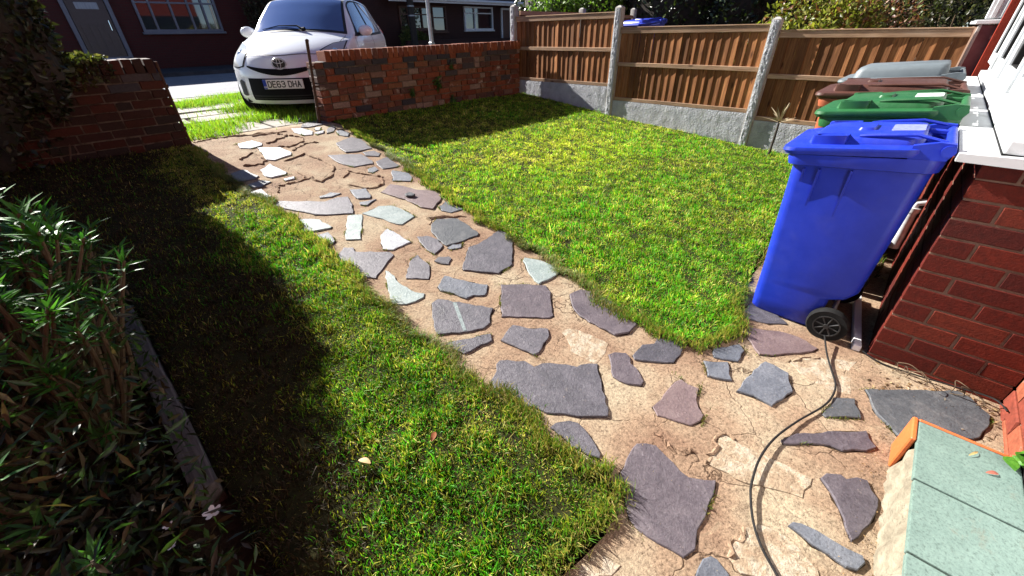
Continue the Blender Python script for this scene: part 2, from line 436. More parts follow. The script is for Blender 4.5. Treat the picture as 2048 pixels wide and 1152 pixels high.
# ------------------------------------------------------------------ surveyed outlines (metres, X along the street, Y towards it)
STONES=[
('w',[(-0.379,5.372),(-0.27,5.337),(-0.232,5.151),(-0.286,5.055),(-0.373,5.078),(-0.409,5.232)]),
('m',[(-0.191,5.518),(-0.039,5.623),(0.09,5.543),(0.108,5.388),(-0.019,5.353),(-0.209,5.323),(-0.275,5.365)]),
('m',[(-0.058,5.17),(0.07,5.261),(0.042,5.161),(-0.058,5.031),(-0.145,5.015)]),
('w',[(-0.25,5.093),(-0.117,5.122),(-0.167,5.041),(-0.247,5.032)]),
('w',[(-0.151,5.281),(-0.08,5.267),(-0.15,5.161),(-0.196,5.179)]),
('b',[(-0.018,5.042),(0.057,5.013),(0.046,4.863),(-0.013,4.772),(-0.061,4.894)]),
('m',[(-0.228,4.644),(-0.0,4.733),(0.042,4.606),(-0.019,4.285),(-0.172,4.283),(-0.284,4.329),(-0.276,4.476)]),
('w',[(-1.009,5.153),(-0.861,5.179),(-0.814,5.039),(-0.843,4.981),(-0.961,4.943),(-1.032,5.006)]),
('w',[(-0.903,4.935),(-0.728,4.824),(-0.703,4.613),(-0.734,4.558),(-0.916,4.498),(-0.959,4.557),(-0.934,4.723)]),
('m',[(-0.154,4.242),(-0.038,4.212),(-0.031,4.099),(-0.098,4.033),(-0.188,4.128)]),
('m',[(-0.467,4.349),(-0.2,4.192),(-0.212,3.955),(-0.246,3.886),(-0.429,3.916),(-0.486,4.096)]),
('m',[(-0.197,3.927),(-0.04,3.966),(-0.079,3.705),(-0.111,3.683),(-0.252,3.713),(-0.235,3.826)]),
('b',[(-0.36,3.8),(-0.278,3.809),(-0.293,3.722),(-0.376,3.686),(-0.393,3.733)]),
('b',[(-0.208,3.634),(-0.13,3.478),(-0.162,3.387),(-0.226,3.308),(-0.348,3.411)]),
('w',[(-1.104,4.326),(-0.982,4.432),(-0.952,4.142),(-0.977,4.099),(-1.098,4.106),(-1.126,4.157)]),
('w',[(-1.038,4.012),(-0.944,4.015),(-0.959,3.965),(-1.041,3.963)]),
('b',[(-1.322,4.383),(-1.21,4.421),(-1.164,4.2),(-1.211,4.151),(-1.341,4.173),(-1.345,4.279)]),
('b',[(-1.301,4.06),(-1.187,4.089),(-1.135,4.011),(-1.238,3.954),(-1.296,3.98)]),
('w',[(-1.337,3.897),(-1.255,3.908),(-1.25,3.718),(-1.326,3.719),(-1.346,3.796)]),
('b',[(-0.975,3.49),(-0.873,3.51),(-0.813,3.443),(-0.905,3.424),(-0.978,3.46)]),
('b',[(-0.727,3.459),(-0.615,3.397),(-0.666,3.233),(-0.694,3.208),(-0.767,3.26),(-0.753,3.365)]),
('b',[(-0.793,3.194),(-0.662,3.163),(-0.782,3.103),(-0.81,3.152)]),
('r',[(-0.556,3.256),(-0.407,3.355),(-0.344,3.249),(-0.306,3.112),(-0.202,2.985),(-0.253,2.844),(-0.436,2.725),(-0.487,2.807),(-0.494,3.012),(-0.533,3.162)]),
('b',[(-0.374,2.726),(-0.277,2.773),(-0.251,2.712),(-0.261,2.567),(-0.373,2.585),(-0.398,2.66)]),
('m',[(-1.31,3.561),(-1.237,3.6),(-1.16,3.52),(-1.067,3.46),(-0.985,3.374),(-0.88,3.388),(-0.808,3.347),(-0.851,3.19),(-0.927,3.049),(-0.976,3.083),(-1.093,3.156),(-1.142,3.204),(-1.21,3.342),(-1.283,3.5)]),
('g',[(-0.877,3.006),(-0.719,3.04),(-0.636,2.985),(-0.613,2.85),(-0.617,2.712),(-0.761,2.664),(-0.78,2.691),(-0.813,2.83),(-0.861,2.951)]),
('w',[(-1.321,3.343),(-1.259,3.279),(-1.317,3.253)]),
('g',[(-1.291,3.194),(-1.229,3.181),(-1.157,3.105),(-1.146,2.952),(-1.159,2.938),(-1.33,2.982),(-1.347,3.009),(-1.327,3.089)]),
('g',[(-0.975,3.043),(-0.889,2.99),(-0.977,2.844),(-1.089,2.661),(-1.166,2.723),(-1.123,2.808),(-1.02,2.971)]),
('b',[(-1.284,2.896),(-1.198,2.893),(-1.224,2.75),(-1.249,2.732),(-1.308,2.753),(-1.297,2.818)]),
('w',[(-0.961,2.624),(-0.874,2.677),(-0.866,2.607),(-0.865,2.41),(-1.01,2.398),(-1.053,2.451),(-1.017,2.534)]),
('d',[(-0.614,2.518),(-0.528,2.567),(-0.455,2.52),(-0.4,2.466),(-0.442,2.197),(-0.47,2.174),(-0.639,2.188),(-0.723,2.21),(-0.713,2.285),(-0.689,2.379),(-0.663,2.454)]),
('m',[(-0.792,2.441),(-0.737,2.406),(-0.711,2.31),(-0.745,2.221),(-0.776,2.198),(-0.847,2.176),(-0.848,2.252),(-0.831,2.338)]),
('b',[(-0.74,2.182),(-0.686,2.194),(-0.631,2.16),(-0.669,2.123),(-0.738,2.154)]),
('m',[(-1.282,2.589),(-1.226,2.635),(-1.178,2.593),(-1.196,2.543),(-1.037,2.388),(-1.042,2.344),(-1.114,2.302),(-1.148,2.273),(-1.21,2.231),(-1.265,2.189),(-1.333,2.283),(-1.324,2.383),(-1.319,2.49)]),
('m',[(-1.14,2.07),(-1.075,2.149),(-1.003,2.22),(-0.93,2.243),(-0.953,2.091),(-0.995,2.03),(-1.049,1.974)]),
('m',[(-0.902,2.113),(-0.853,2.131),(-0.798,2.089),(-0.805,2.059),(-0.865,2.016),(-0.887,2.053)]),
('m',[(-0.834,1.921),(-0.729,2.012),(-0.634,2.09),(-0.565,2.079),(-0.434,2.1),(-0.315,2.125),(-0.286,2.05),(-0.305,1.996),(-0.574,1.745),(-0.616,1.737),(-0.712,1.732),(-0.79,1.836),(-0.838,1.902)]),
('g',[(-0.494,1.73),(-0.46,1.748),(-0.434,1.695),(-0.406,1.62),(-0.415,1.485),(-0.455,1.476),(-0.62,1.49),(-0.613,1.53),(-0.56,1.635)]),
('g',[(-1.183,2.218),(-1.171,2.198),(-1.194,2.029),(-1.183,1.918),(-1.155,1.874),(-1.179,1.849),(-1.234,1.846),(-1.28,1.861),(-1.335,1.917),(-1.291,2.005),(-1.248,2.101)]),
('b',[(-1.059,1.878),(-0.963,1.937),(-0.911,1.82),(-0.843,1.692),(-0.897,1.642),(-0.927,1.628),(-0.972,1.676),(-1.018,1.679),(-1.036,1.758),(-1.074,1.834)]),
('s',[(-1.18,1.776),(-1.135,1.783),(-1.038,1.627),(-0.972,1.513),(-1.028,1.478),(-1.07,1.435),(-1.127,1.429),(-1.206,1.473),(-1.314,1.555),(-1.287,1.62),(-1.227,1.709)]),
('m',[(-1.324,1.476),(-1.128,1.376),(-1.156,1.337),(-1.312,1.363),(-1.326,1.42)]),
('p',[(-0.788,1.638),(-0.691,1.553),(-0.603,1.449),(-0.638,1.388),(-0.794,1.244),(-0.823,1.25),(-0.913,1.345),(-0.995,1.43),(-0.899,1.53)]),
('m',[(-1.127,1.306),(-1.003,1.345),(-0.967,1.277),(-0.898,1.2),(-0.935,1.16),(-1.058,1.123),(-1.086,1.127),(-1.107,1.228)]),
('p',[(-0.575,1.302),(-0.494,1.284),(-0.458,1.217),(-0.465,1.106),(-0.512,0.934),(-0.547,0.898),(-0.634,0.891),(-0.701,0.935),(-0.705,1.018),(-0.699,1.139),(-0.666,1.211),(-0.611,1.271)]),
('m',[(-1.34,1.157),(-1.28,1.181),(-1.252,1.214),(-1.224,1.218),(-1.148,1.134),(-1.143,1.08),(-1.102,1.067),(-1.057,1.017),(-1.009,0.942),(-0.986,0.938),(-0.928,0.885),(-0.999,0.82),(-1.138,0.696),(-1.153,0.697),(-1.205,0.756),(-1.303,0.878),(-1.316,0.936),(-1.342,0.96),(-1.335,1.015),(-1.358,1.112)]),
('y',[(-0.865,1.139),(-0.816,1.13),(-0.789,1.086),(-0.779,1.021),(-0.772,0.924),(-0.847,0.898),(-0.933,0.89),(-0.942,0.969),(-0.944,1.026),(-0.894,1.077)]),
('p',[(-0.843,0.88),(-0.809,0.869),(-0.774,0.827),(-0.788,0.797),(-0.822,0.777),(-0.828,0.744),(-0.878,0.681),(-0.907,0.679),(-0.941,0.724),(-0.949,0.792),(-0.901,0.832)]),
('m',[(-0.765,0.799),(-0.667,0.8),(-0.617,0.764),(-0.564,0.772),(-0.552,0.735),(-0.508,0.668),(-0.571,0.644),(-0.674,0.637),(-0.742,0.716),(-0.782,0.777)]),
('r',[(-0.979,0.588),(-0.889,0.587),(-0.784,0.584),(-0.753,0.571),(-0.759,0.535),(-0.751,0.49),(-0.821,0.472),(-0.876,0.422),(-0.91,0.418),(-0.959,0.438),(-0.982,0.493),(-1.008,0.555)]),
('m',[(-1.345,0.828),(-1.313,0.824),(-1.269,0.793),(-1.254,0.762),(-1.261,0.723),(-1.281,0.67),(-1.307,0.627),(-1.326,0.618),(-1.342,0.655),(-1.353,0.718),(-1.347,0.784)]),
('b',[(-0.57,0.543),(-0.5,0.457),(-0.607,0.404),(-0.65,0.491)]),
('b',[(-0.452,0.543),(-0.333,0.46),(-0.367,0.429),(-0.465,0.424),(-0.512,0.515)]),
('p',[(-1.349,0.535),(-1.294,0.539),(-1.204,0.554),(-1.177,0.551),(-1.133,0.497),(-1.151,0.448),(-1.174,0.357),(-1.143,0.314),(-1.12,0.285),(-1.172,0.273),(-1.222,0.271),(-1.266,0.263),(-1.323,0.266),(-1.383,0.246),(-1.429,0.264),(-1.434,0.3),(-1.448,0.398),(-1.44,0.433),(-1.377,0.49)]),
('b',[(-1.43,0.222),(-1.393,0.221),(-1.371,0.207),(-1.365,0.192),(-1.38,0.153),(-1.407,0.13),(-1.487,0.216)]),
('y',[(-1.074,0.336),(-0.912,0.337),(-0.9,0.206),(-0.881,0.047),(-0.985,0.052),(-1.019,0.14),(-1.057,0.203)]),
('y',[(-1.649,0.476),(-1.588,0.451),(-1.568,0.389),(-1.611,0.393),(-1.693,0.46)]),
('y',[(-1.333,0.175),(-1.215,0.163),(-1.169,0.133),(-1.154,0.043),(-1.195,-0.029),(-1.233,-0.047),(-1.313,0.04),(-1.351,0.128)]),
('r',[(-0.215,0.493),(-0.154,0.455),(-0.079,0.318),(-0.078,0.228),(-0.106,0.173),(-0.148,0.188),(-0.306,0.319),(-0.339,0.367),(-0.279,0.425)]),
('m',[(-0.047,0.54),(0.075,0.531),(0.085,0.422),(-0.001,0.33),(-0.062,0.404),(-0.102,0.507)]),
('b',[(-0.657,0.369),(-0.508,0.355),(-0.381,0.334),(-0.376,0.295),(-0.388,0.235),(-0.44,0.22),(-0.496,0.193),(-0.568,0.212),(-0.639,0.237),(-0.635,0.306)]),
('y',[(-0.298,0.253),(-0.233,0.22),(-0.166,0.155),(-0.084,0.025),(-0.193,0.032),(-0.338,0.012),(-0.368,0.08),(-0.358,0.17)]),
('d',[(-0.415,0.062),(-0.361,-0.001),(-0.465,-0.038),(-0.554,0.064),(-0.546,0.078)]),
('d',[(-0.27,-0.027),(-0.168,-0.139),(-0.022,-0.315),(-0.044,-0.355),(-0.115,-0.407),(-0.206,-0.398),(-0.283,-0.374),(-0.393,-0.27),(-0.474,-0.152),(-0.398,-0.083)]),
('p',[(-0.793,0.164),(-0.772,0.162),(-0.696,0.11),(-0.602,0.022),(-0.525,-0.06),(-0.561,-0.077),(-0.591,-0.1),(-0.631,-0.073),(-0.69,-0.01),(-0.697,0.025),(-0.744,0.09),(-0.804,0.154)]),
('p',[(-0.864,0.027),(-0.83,0.015),(-0.802,-0.023),(-0.811,-0.039),(-0.779,-0.065),(-0.77,-0.091),(-0.803,-0.109),(-0.825,-0.128),(-0.889,-0.129),(-0.947,-0.119),(-1.039,-0.085),(-1.002,-0.065),(-0.948,-0.038),(-0.897,-0.005)]),
('b',[(-1.118,0.065),(-1.096,0.058),(-1.085,0.036),(-1.075,-0.043),(-1.066,-0.117),(-1.086,-0.125),(-1.125,-0.111),(-1.137,-0.085),(-1.132,-0.005)]),
]
RIMS=[
[(-0.766,5.015),(-0.642,5.105),(-0.498,5.191),(-0.417,5.017),(-0.449,4.913),(-0.633,4.808),(-0.733,4.882)],
[(-0.668,4.694),(-0.542,4.775),(-0.421,4.837),(-0.354,4.779)],
[(-0.847,4.437),(-0.614,4.52),(-0.578,4.29),(-0.575,4.037),(-0.662,3.87),(-0.817,3.775),(-0.875,3.954),(-0.864,4.212)],
[(-0.636,3.761),(-0.526,3.86),(-0.433,3.69),(-0.369,3.552),(-0.452,3.399),(-0.605,3.402),(-0.679,3.582)],
[(-1.178,3.787),(-1.122,3.896),(-1.0,3.9),(-0.871,3.906)],
[(-1.138,4.699),(-0.984,4.84),(-0.965,4.574),(-1.039,4.481),(-1.171,4.532)],
[(-1.318,5.429),(-1.191,5.473),(-1.067,5.485),(-0.867,5.402),(-0.668,5.379),(-0.457,5.324)],
[(-0.816,5.342),(-0.611,5.333),(-0.537,5.247)],
[(-1.08,0.338),(-0.998,0.338),(-0.912,0.337),(-0.904,0.297)],
[(-1.334,0.176),(-1.284,0.17),(-1.215,0.163)],
[(-0.617,2.522),(-0.535,2.626),(-0.328,2.466)],
[(-1.088,0.538),(-1.093,0.482),(-1.103,0.434),(-1.057,0.374)],
[(-0.298,0.253),(-0.233,0.22),(-0.159,0.156)],
]
PATH_L=[(-1.368,5.454),(-1.348,5.206),(-1.327,4.46),(-1.319,3.973),(-1.268,3.659),(-1.271,3.338),(-1.283,2.849),(-1.293,2.437),(-1.33,2.045),(-1.338,1.752),(-1.329,1.482),(-1.342,1.224),(-1.322,1.005),(-1.334,0.812),(-1.347,0.643),(-1.364,0.54),(-1.442,0.465),(-1.56,0.481),(-1.641,0.498),(-1.707,0.485),(-1.797,0.433)]
PATH_R=[(0.094,5.539),(0.134,5.125),(0.042,4.428),(-0.053,3.733),(-0.171,3.181),(-0.276,2.592),(-0.338,2.088),(-0.393,1.673),(-0.486,1.293),(-0.583,1.002),(-0.569,0.809),(-0.501,0.633),(-0.373,0.537),(-0.219,0.487),(0.002,0.532),(0.198,0.571)]
HOSE=[(-0.028,0.174),(-0.14,0.138),(-0.238,0.101),(-0.333,0.07),(-0.425,0.069),(-0.515,0.088),(-0.667,0.144),(-0.814,0.186),(-0.941,0.201),(-1.049,0.194),(-1.107,0.181),(-1.186,0.148),(-1.245,0.107),(-1.291,0.057),(-1.354,-0.009)]

# ------------------------------------------------------------------ vectorised foliage
def fmesh(name, V, loops, counts, tint, mat, smooth=False):
    """mesh from flat numpy arrays with a per-vertex colour attribute"""
    me = bpy.data.meshes.new(name)
    me.vertices.add(len(V)); me.vertices.foreach_set('co', V.astype(np.float32).ravel())
    me.loops.add(len(loops)); me.loops.foreach_set('vertex_index', loops.astype(np.int32))
    st = np.concatenate([[0], np.cumsum(counts)[:-1]]).astype(np.int32)
    me.polygons.add(len(counts)); me.polygons.foreach_set('loop_start', st)
    try: me.polygons.foreach_set('loop_total', counts.astype(np.int32))
    except Exception: pass
    a = me.attributes.new('tint', 'FLOAT_COLOR', 'POINT')
    a.data.foreach_set('color', np.concatenate([tint, np.ones((len(tint), 1))], 1).astype(np.float32).ravel())
    me.materials.append(mat)
    me.update(calc_edges=True)
    return me

def blades(name, P, h, w, col, lean=.55, mat=None, seed=0):
    """grass blades: 5 vertices, one quad and one triangle each"""
    r = np.random.default_rng(seed); n = len(P)
    az = r.uniform(0, 2*np.pi, n); la = r.uniform(0, 2*np.pi, n); le = r.uniform(.1, 1, n)*lean
    side = np.stack([np.cos(az), np.sin(az), np.zeros(n)], 1)
    ld = np.stack([np.cos(la), np.sin(la), np.zeros(n)], 1)
    up = np.array([0, 0, 1.0])
    hh = h[:, None]; ww = (w*.5)[:, None]; le = le[:, None]
    mid = P + up*hh*.55*np.sqrt(1-np.minimum(le*.5, .9)**2) + ld*hh*le*.30
    tip = P + up*hh*np.sqrt(np.maximum(1-le**2, .08)) + ld*hh*le*1.0
    V = np.stack([P-side*ww, P+side*ww, mid+side*ww*.85, mid-side*ww*.85, tip], 1).reshape(-1, 3)
    b = (np.arange(n)*5)[:, None]
    loops = (b + np.array([[0, 1, 2, 3, 3, 2, 4]])).ravel()
    counts = np.tile([4, 3], n)
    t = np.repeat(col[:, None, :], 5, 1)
    t[:, :2] *= .40; t[:, 4] *= 1.35  # roots darkened, tips lightened: self-shadowing painted into each blade
    return fmesh(name, V, loops, counts, t.reshape(-1, 3), mat or MT['grass'])

def leaves(name, P, D, U, L, W, col, mat=None):
    """folded diamond leaves: base, two sides, tip; D = direction, U = face normal"""
    n = len(P)
    D = D/np.linalg.norm(D, axis=1, keepdims=True)
    S = np.cross(D, U); S /= np.linalg.norm(S, axis=1, keepdims=True)+1e-9
    N = np.cross(S, D)
    L = np.broadcast_to(L, n)[:, None]; W = np.broadcast_to(W, n)[:, None]
    m = P + D*L*.48
    V = np.stack([P, m+S*W*.5+N*W*.18, P+D*L-N*L*.08, m-S*W*.5+N*W*.18, m-N*W*.06], 1).reshape(-1, 3)
    b = (np.arange(n)*5)[:, None]
    loops = (b+np.array([[0, 1, 4, 1, 2, 4, 2, 3, 4, 3, 0, 4]])).ravel()
    counts = np.full(n*4, 3)
    return fmesh(name, V, loops, counts, np.repeat(col, 5, 0), mat or MT['leaf'])

def inpoly(P, poly):
    x, y = P[:, 0], P[:, 1]; c = np.zeros(len(P), bool); n = len(poly); j = n-1
    for i in range(n):
        xi, yi = poly[i]; xj, yj = poly[j]
        if yi != yj:
            k = ((yi > y) != (yj > y)) & (x < (xj-xi)*(y-yi)/(yj-yi)+xi)
            c ^= k
        j = i
    return c

def lump(P, s, seed=0):
    """cheap smooth noise in -1..1"""
    r = np.random.default_rng(seed); a = np.zeros(len(P))
    for k in range(6):
        d = r.normal(size=2); d /= np.linalg.norm(d); q = s*r.uniform(.6, 1.7)
        a += np.sin((P[:, 0]*d[0]+P[:, 1]*d[1])*q + r.uniform(0, 6.28) + 1.3*np.sin((P[:, 0]*d[1]-P[:, 1]*d[0])*q*.7+r.uniform(0, 6.28)))
    return a/6*1.6

def rdirs(n, seed, zbias=0.0):
    r = np.random.default_rng(seed); d = r.normal(size=(n, 3)); d[:, 2] += zbias
    return d/np.linalg.norm(d, axis=1, keepdims=True)

def palette(n, cols, seed, jit=.2):
    r = np.random.default_rng(seed); c = np.array([q[:3] for q in cols])[r.integers(0, len(cols), n)]
    return c*r.uniform(1-jit, 1+jit, (n, 1))

# ------------------------------------------------------------------ the ground
def sheet(name, xs, ys, zf, mat):
    m = MB(); nx, ny = len(xs), len(ys)
    m.add([(x, y, zf(x, y)) for y in ys for x in xs], [(j*nx+i, j*nx+i+1, (j+1)*nx+i+1, (j+1)*nx+i) for j in range(ny-1) for i in range(nx-1)])
    o = m.build(name, mat, smooth=True); o['kind'] = 'structure'
    return o
xs = [-250, -60, -20, -8, -4, 0, 4, 8, 20, 60, 250]
ys = [-250, -60, -10, 0] + [.3*i for i in range(1, 19)] + [7, 9.6, 12, 20, 60, 300]
sheet('ground', xs, ys, lambda x, y: zg(y)-.05 if y < 5.5 else .28, MT['soil'])

# path: a sandy cement bed between the lawns, then the forecourt by the step and the bay
path_poly = [(p[0]-.08, p[1]) for p in reversed(PATH_L)] + [(-1.36, 5.60), (.094, 5.60)] + [(p[0]+(.07 if p[1] > .75 else 0), p[1]+(0 if p[1] > .75 else .05)) for p in PATH_R[1:]] + [(.6, .62), (2.4, .66), (3.5, .62), (3.5, -.02), (.03, -.02), (.03, -.46), (-2.3, -.46), (-2.3, .38)]
def grid_in(poly, step, zf, jit=0.0):
    bx0 = min(p[0] for p in poly); bx1 = max(p[0] for p in poly); by0 = min(p[1] for p in poly); by1 = max(p[1] for p in poly)
    bm = bmesh.new()
    vs = [bm.verts.new((x, y, 0)) for x, y in poly]
    bm.faces.new(vs)
    for ax, lo, hi in ((0, bx0, bx1), (1, by0, by1)):
        k = lo + step
        while k < hi:
            co = (k, 0, 0) if ax == 0 else (0, k, 0); no = (1, 0, 0) if ax == 0 else (0, 1, 0)
            bmesh.ops.bisect_plane(bm, geom=bm.verts[:]+bm.edges[:]+bm.faces[:], plane_co=co, plane_no=no)
            k += step
    bmesh.ops.triangulate(bm, faces=[f for f in bm.faces if len(f.verts) > 4])
    for v in bm.verts: v.co.z = zf(v.co.x, v.co.y)
    return bm
def bm_obj(name, bm, mat, smooth=True):
    bmesh.ops.recalc_face_normals(bm, faces=bm.faces[:])
    if sum(f.normal.z for f in bm.faces) < 0: bmesh.ops.reverse_faces(bm, faces=bm.faces[:])
    me = bpy.data.meshes.new(name); bm.to_mesh(me); bm.free(); me.materials.append(mat)
    if smooth: me.polygons.foreach_set('use_smooth', [True]*len(me.polygons))
    return link(name, me)
def pz(x, y):
    return zg(y) + .004 + .0022*math.sin(9*x+2*math.sin(5*y)) * math.sin(8*y+1.7*math.sin(6*x)) + .0012*math.sin(31*x+23*y)
path = bm_obj('garden_path', grid_in(path_poly, .06, pz), MT['path'])
path['kind'] = 'structure'

def rough_poly(poly, step, jit, r):
    out = []
    n = len(poly)
    for i in range(n):
        a = Vector(poly[i]); b = Vector(poly[(i+1) % n]); L = (b-a).length; k = max(1, int(L/step))
        t = (b-a).normalized() if L > 0 else Vector((1, 0)); nn = Vector((-t.y, t.x))
        for j in range(k):
            p = a + (b-a)*(j/k)
            p += nn*r.uniform(-jit, jit)*(1.0 if j else .4)
            out.append((p.x, p.y))
    return out
sr = random.Random(3)
vein_parent = None
for code, poly in STONES:
    cx = sum(p[0] for p in poly)/len(poly); cy = sum(p[1] for p in poly)/len(poly)
    hgt = -.0015 if code == 'y' else sr.uniform(.003, .0075)
    tx, ty = sr.uniform(-.004, .004), sr.uniform(-.004, .004)
    far = cy > 2.6
    rp = rough_poly(poly, .05 if far else .03, .006 if not far else .008, sr)
    top = lambda x, y: zg(y)+.0075+hgt+tx*(x-cx)+ty*(y-cy)
    o = MB().prism(rp, lambda x, y: zg(y)-.02, top, .003 if code != 'y' else .0015).build('paving_stone', MT['st_'+code], path)
    if code != 'y':      # the dark open joint round the stone
        jp = rough_poly(poly, .025, .003, sr); n_ = len(jp); jo = []
        for i_ in range(n_):
            dx_, dy_ = jp[i_][0]-cx, jp[i_][1]-cy; l_ = math.hypot(dx_, dy_)+1e-6; e_ = sr.choice([-.003, -.002, .001, .003, .006])*(1.7 if far else 1)
            jo.append((jp[i_][0]+dx_/l_*e_, jp[i_][1]+dy_/l_*e_))
        MB().prism(jo, lambda x, y: zg(y)-.02, lambda x, y: pz(x, y)+.0008).build('joint', MT['soil'], o)
    if code == 's':
        MB().prism([(-1.098, 1.7), (-1.084, 1.683), (-1.196, 1.476), (-1.211, 1.483)], lambda x, y: top(x, y)-.004, lambda x, y: top(x, y)+.0012).build('quartz_vein', MT['st_g'], o)
for pl in RIMS:     # ragged cement lips left where stones have come away
    r = MB(); pts = []
    for i in range(len(pl)-1):
        for j in range(5):
            t = j/5; x = pl[i][0]*(1-t)+pl[i+1][0]*t+sr.uniform(-.012, .012); y = pl[i][1]*(1-t)+pl[i+1][1]*t+sr.uniform(-.015, .015)
            pts.append((x, y, zg(y)+.004+sr.uniform(-.004, .006)))
    pts.append((pl[-1][0], pl[-1][1], zg(pl[-1][1])))
    far = pl[0][1] > 2
    r.tube(pts, [sr.uniform(.006, .016)*(1.0 if far else .55) for _ in pts], 6)
    r.build('mortar_lip', MT['path'], path)

# turf: the two lawns stand a few centimetres above the path
RL = [(PATH_R[i][0]+(.035 if PATH_R[i][1] > .75 else 0), PATH_R[i][1]+(.0 if PATH_R[i][1] > .75 else .02)) for i in range(1, len(PATH_R))]
PATH_L2 = [(p[0]-.05, p[1]) if p[1] > .6 else (p[0]-.02, p[1]+.01) for p in PATH_L]
right_lawn = [(.12, 5.38)] + RL + [(.62, .66), (2.4, .70), (3.58, .62), (3.58, 5.38)]
left_lawn = [p for p in PATH_L2[1:]] + [(-2.27, .42), (-2.27, 2.9), (-3.4, 3.0), (-3.4, 5.36), (-1.36, 5.36)]
def tz(x, y):
    q = np.array([[x, y]])
    return zg(y)+.012+.010*float(lump(q, 3.0, 5)[0])
def soften(poly, r, k=.03):
    out = []
    n = len(poly)
    for i in range(n):
        a = Vector(poly[i]); b = Vector(poly[(i+1) % n]); L = (b-a).length; m = max(1, int(L/.07))
        for j in range(m):
            p = a+(b-a)*(j/m); out.append((p.x+r.uniform(-k, k)*.5, p.y+r.uniform(-k, k)*.5))
    return out
def lawn(name, poly, seed):
    bm = grid_in(soften(poly, random.Random(seed)), .12, tz)
    bnd = [e for e in bm.edges if e.is_boundary]
    ext = bmesh.ops.extrude_edge_only(bm, edges=bnd)
    for v in [q for q in ext['geom'] if isinstance(q, bmesh.types.BMVert)]: v.co.z -= .07
    o = bm_obj(name, bm, MT['turf']); o['kind'] = 'structure'
    return o
lawn('lawn', right_lawn, 1)
lawn('lawn', left_lawn, 2)

CAMP = np.array([-2.167, .2314])
def lawn_grass(name, poly, n, seed, label, spill=.03):
    r = np.random.default_rng(seed)
    bx = [min(p[0] for p in poly)-spill, max(p[0] for p in poly)+spill, min(p[1] for p in poly)-spill, max(p[1] for p in poly)+spill]
    P = np.stack([r.uniform(bx[0], bx[1], n*6), r.uniform(bx[2], bx[3], n*6)], 1)
    sp = inpoly(P, poly)
    P = P[sp]
    d = np.linalg.norm(P-CAMP, axis=1)
    dens = np.clip((2.0/np.maximum(d, 1.0))**1.1, .16, 1.0)
    cl = lump(P, 9, seed+1)*.5+lump(P, 25, seed+2)*.5
    hf = lump(P, 48, seed+12)
    dens *= np.clip(.92+.40*cl+.50*hf, .12, 1)
    keep = r.uniform(0, 1, len(P)) < dens
    P = P[keep][:n]
    n = len(P); d = np.linalg.norm(P-CAMP, axis=1)
    g1 = lump(P, 1.7, seed+3); g2 = lump(P, 6, seed+4); g3 = lump(P, 22, seed+5)
    dry = np.clip(.30+.30*g1+.32*g2+.25*g3, 0, 1)
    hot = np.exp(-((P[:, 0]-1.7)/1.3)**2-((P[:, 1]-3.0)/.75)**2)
    lush = np.clip(.34-.45*g1+.7*lump(P, 4.2, seed+9)+.5*np.exp(-((P[:, 0]-.7)/.9)**2-((P[:, 1]-1.5)/.8)**2), 0, 1)*(1-.7*hot)
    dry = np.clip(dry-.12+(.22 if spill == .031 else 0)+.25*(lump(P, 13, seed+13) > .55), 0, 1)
    green = np.array([.088, .205, .009]); olive = np.array([.225, .250, .022]); straw = np.array([.42, .36, .11]); fresh = np.array([.060, .255, .009])
    u = r.uniform(0, 1, n)
    C = np.where((u < .60*lush)[:, None], fresh, np.where((u < .70-.40*dry-.45*hot)[:, None], green, olive))
    st = r.uniform(0, 1, n) < (.06+.34*dry**1.5)
    C = np.where(st[:, None], straw, C)
    bare_shade = np.clip((-1.64-.24*np.clip((2.0-P[:, 1])/.6, 0, 1)+.12*g2-P[:, 0])/.2, 0, 1) if spill == .031 else np.zeros(n)      # thin brown grass, its edge fitted to the hedge's shade to deepen it
    bw = (r.uniform(0, 1, n) < bare_shade*.85)
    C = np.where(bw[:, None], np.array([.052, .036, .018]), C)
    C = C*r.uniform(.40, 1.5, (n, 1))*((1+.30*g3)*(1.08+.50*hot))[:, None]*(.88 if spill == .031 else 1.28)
    h = r.uniform(.008, .027, n)*(1+.40*lush)*(1+.55*lump(P, 34, seed+11))
    h = np.clip(h, .012, .085)
    long = r.uniform(0, 1, n) < .02; h = np.where(long, h*2.1, h)
    w = r.uniform(.0020, .0046, n)*(.85+.16*np.clip(d, 1, 8))
    z = zga(P[:, 1])+.006+.010*lump(P, 3.0, 5)
    kp = r.uniform(0, 1, n) > bare_shade*.35
    P, z, h, w, C = P[kp], z[kp], h[kp], w[kp], C[kp]
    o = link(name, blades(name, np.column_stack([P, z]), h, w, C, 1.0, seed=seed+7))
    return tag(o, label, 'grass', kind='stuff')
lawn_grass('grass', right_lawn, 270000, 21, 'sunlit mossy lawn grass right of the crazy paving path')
lawn_grass('grass', left_lawn, 205000, 22, 'tufted lawn grass left of the crazy paving path, half in shade', .031)
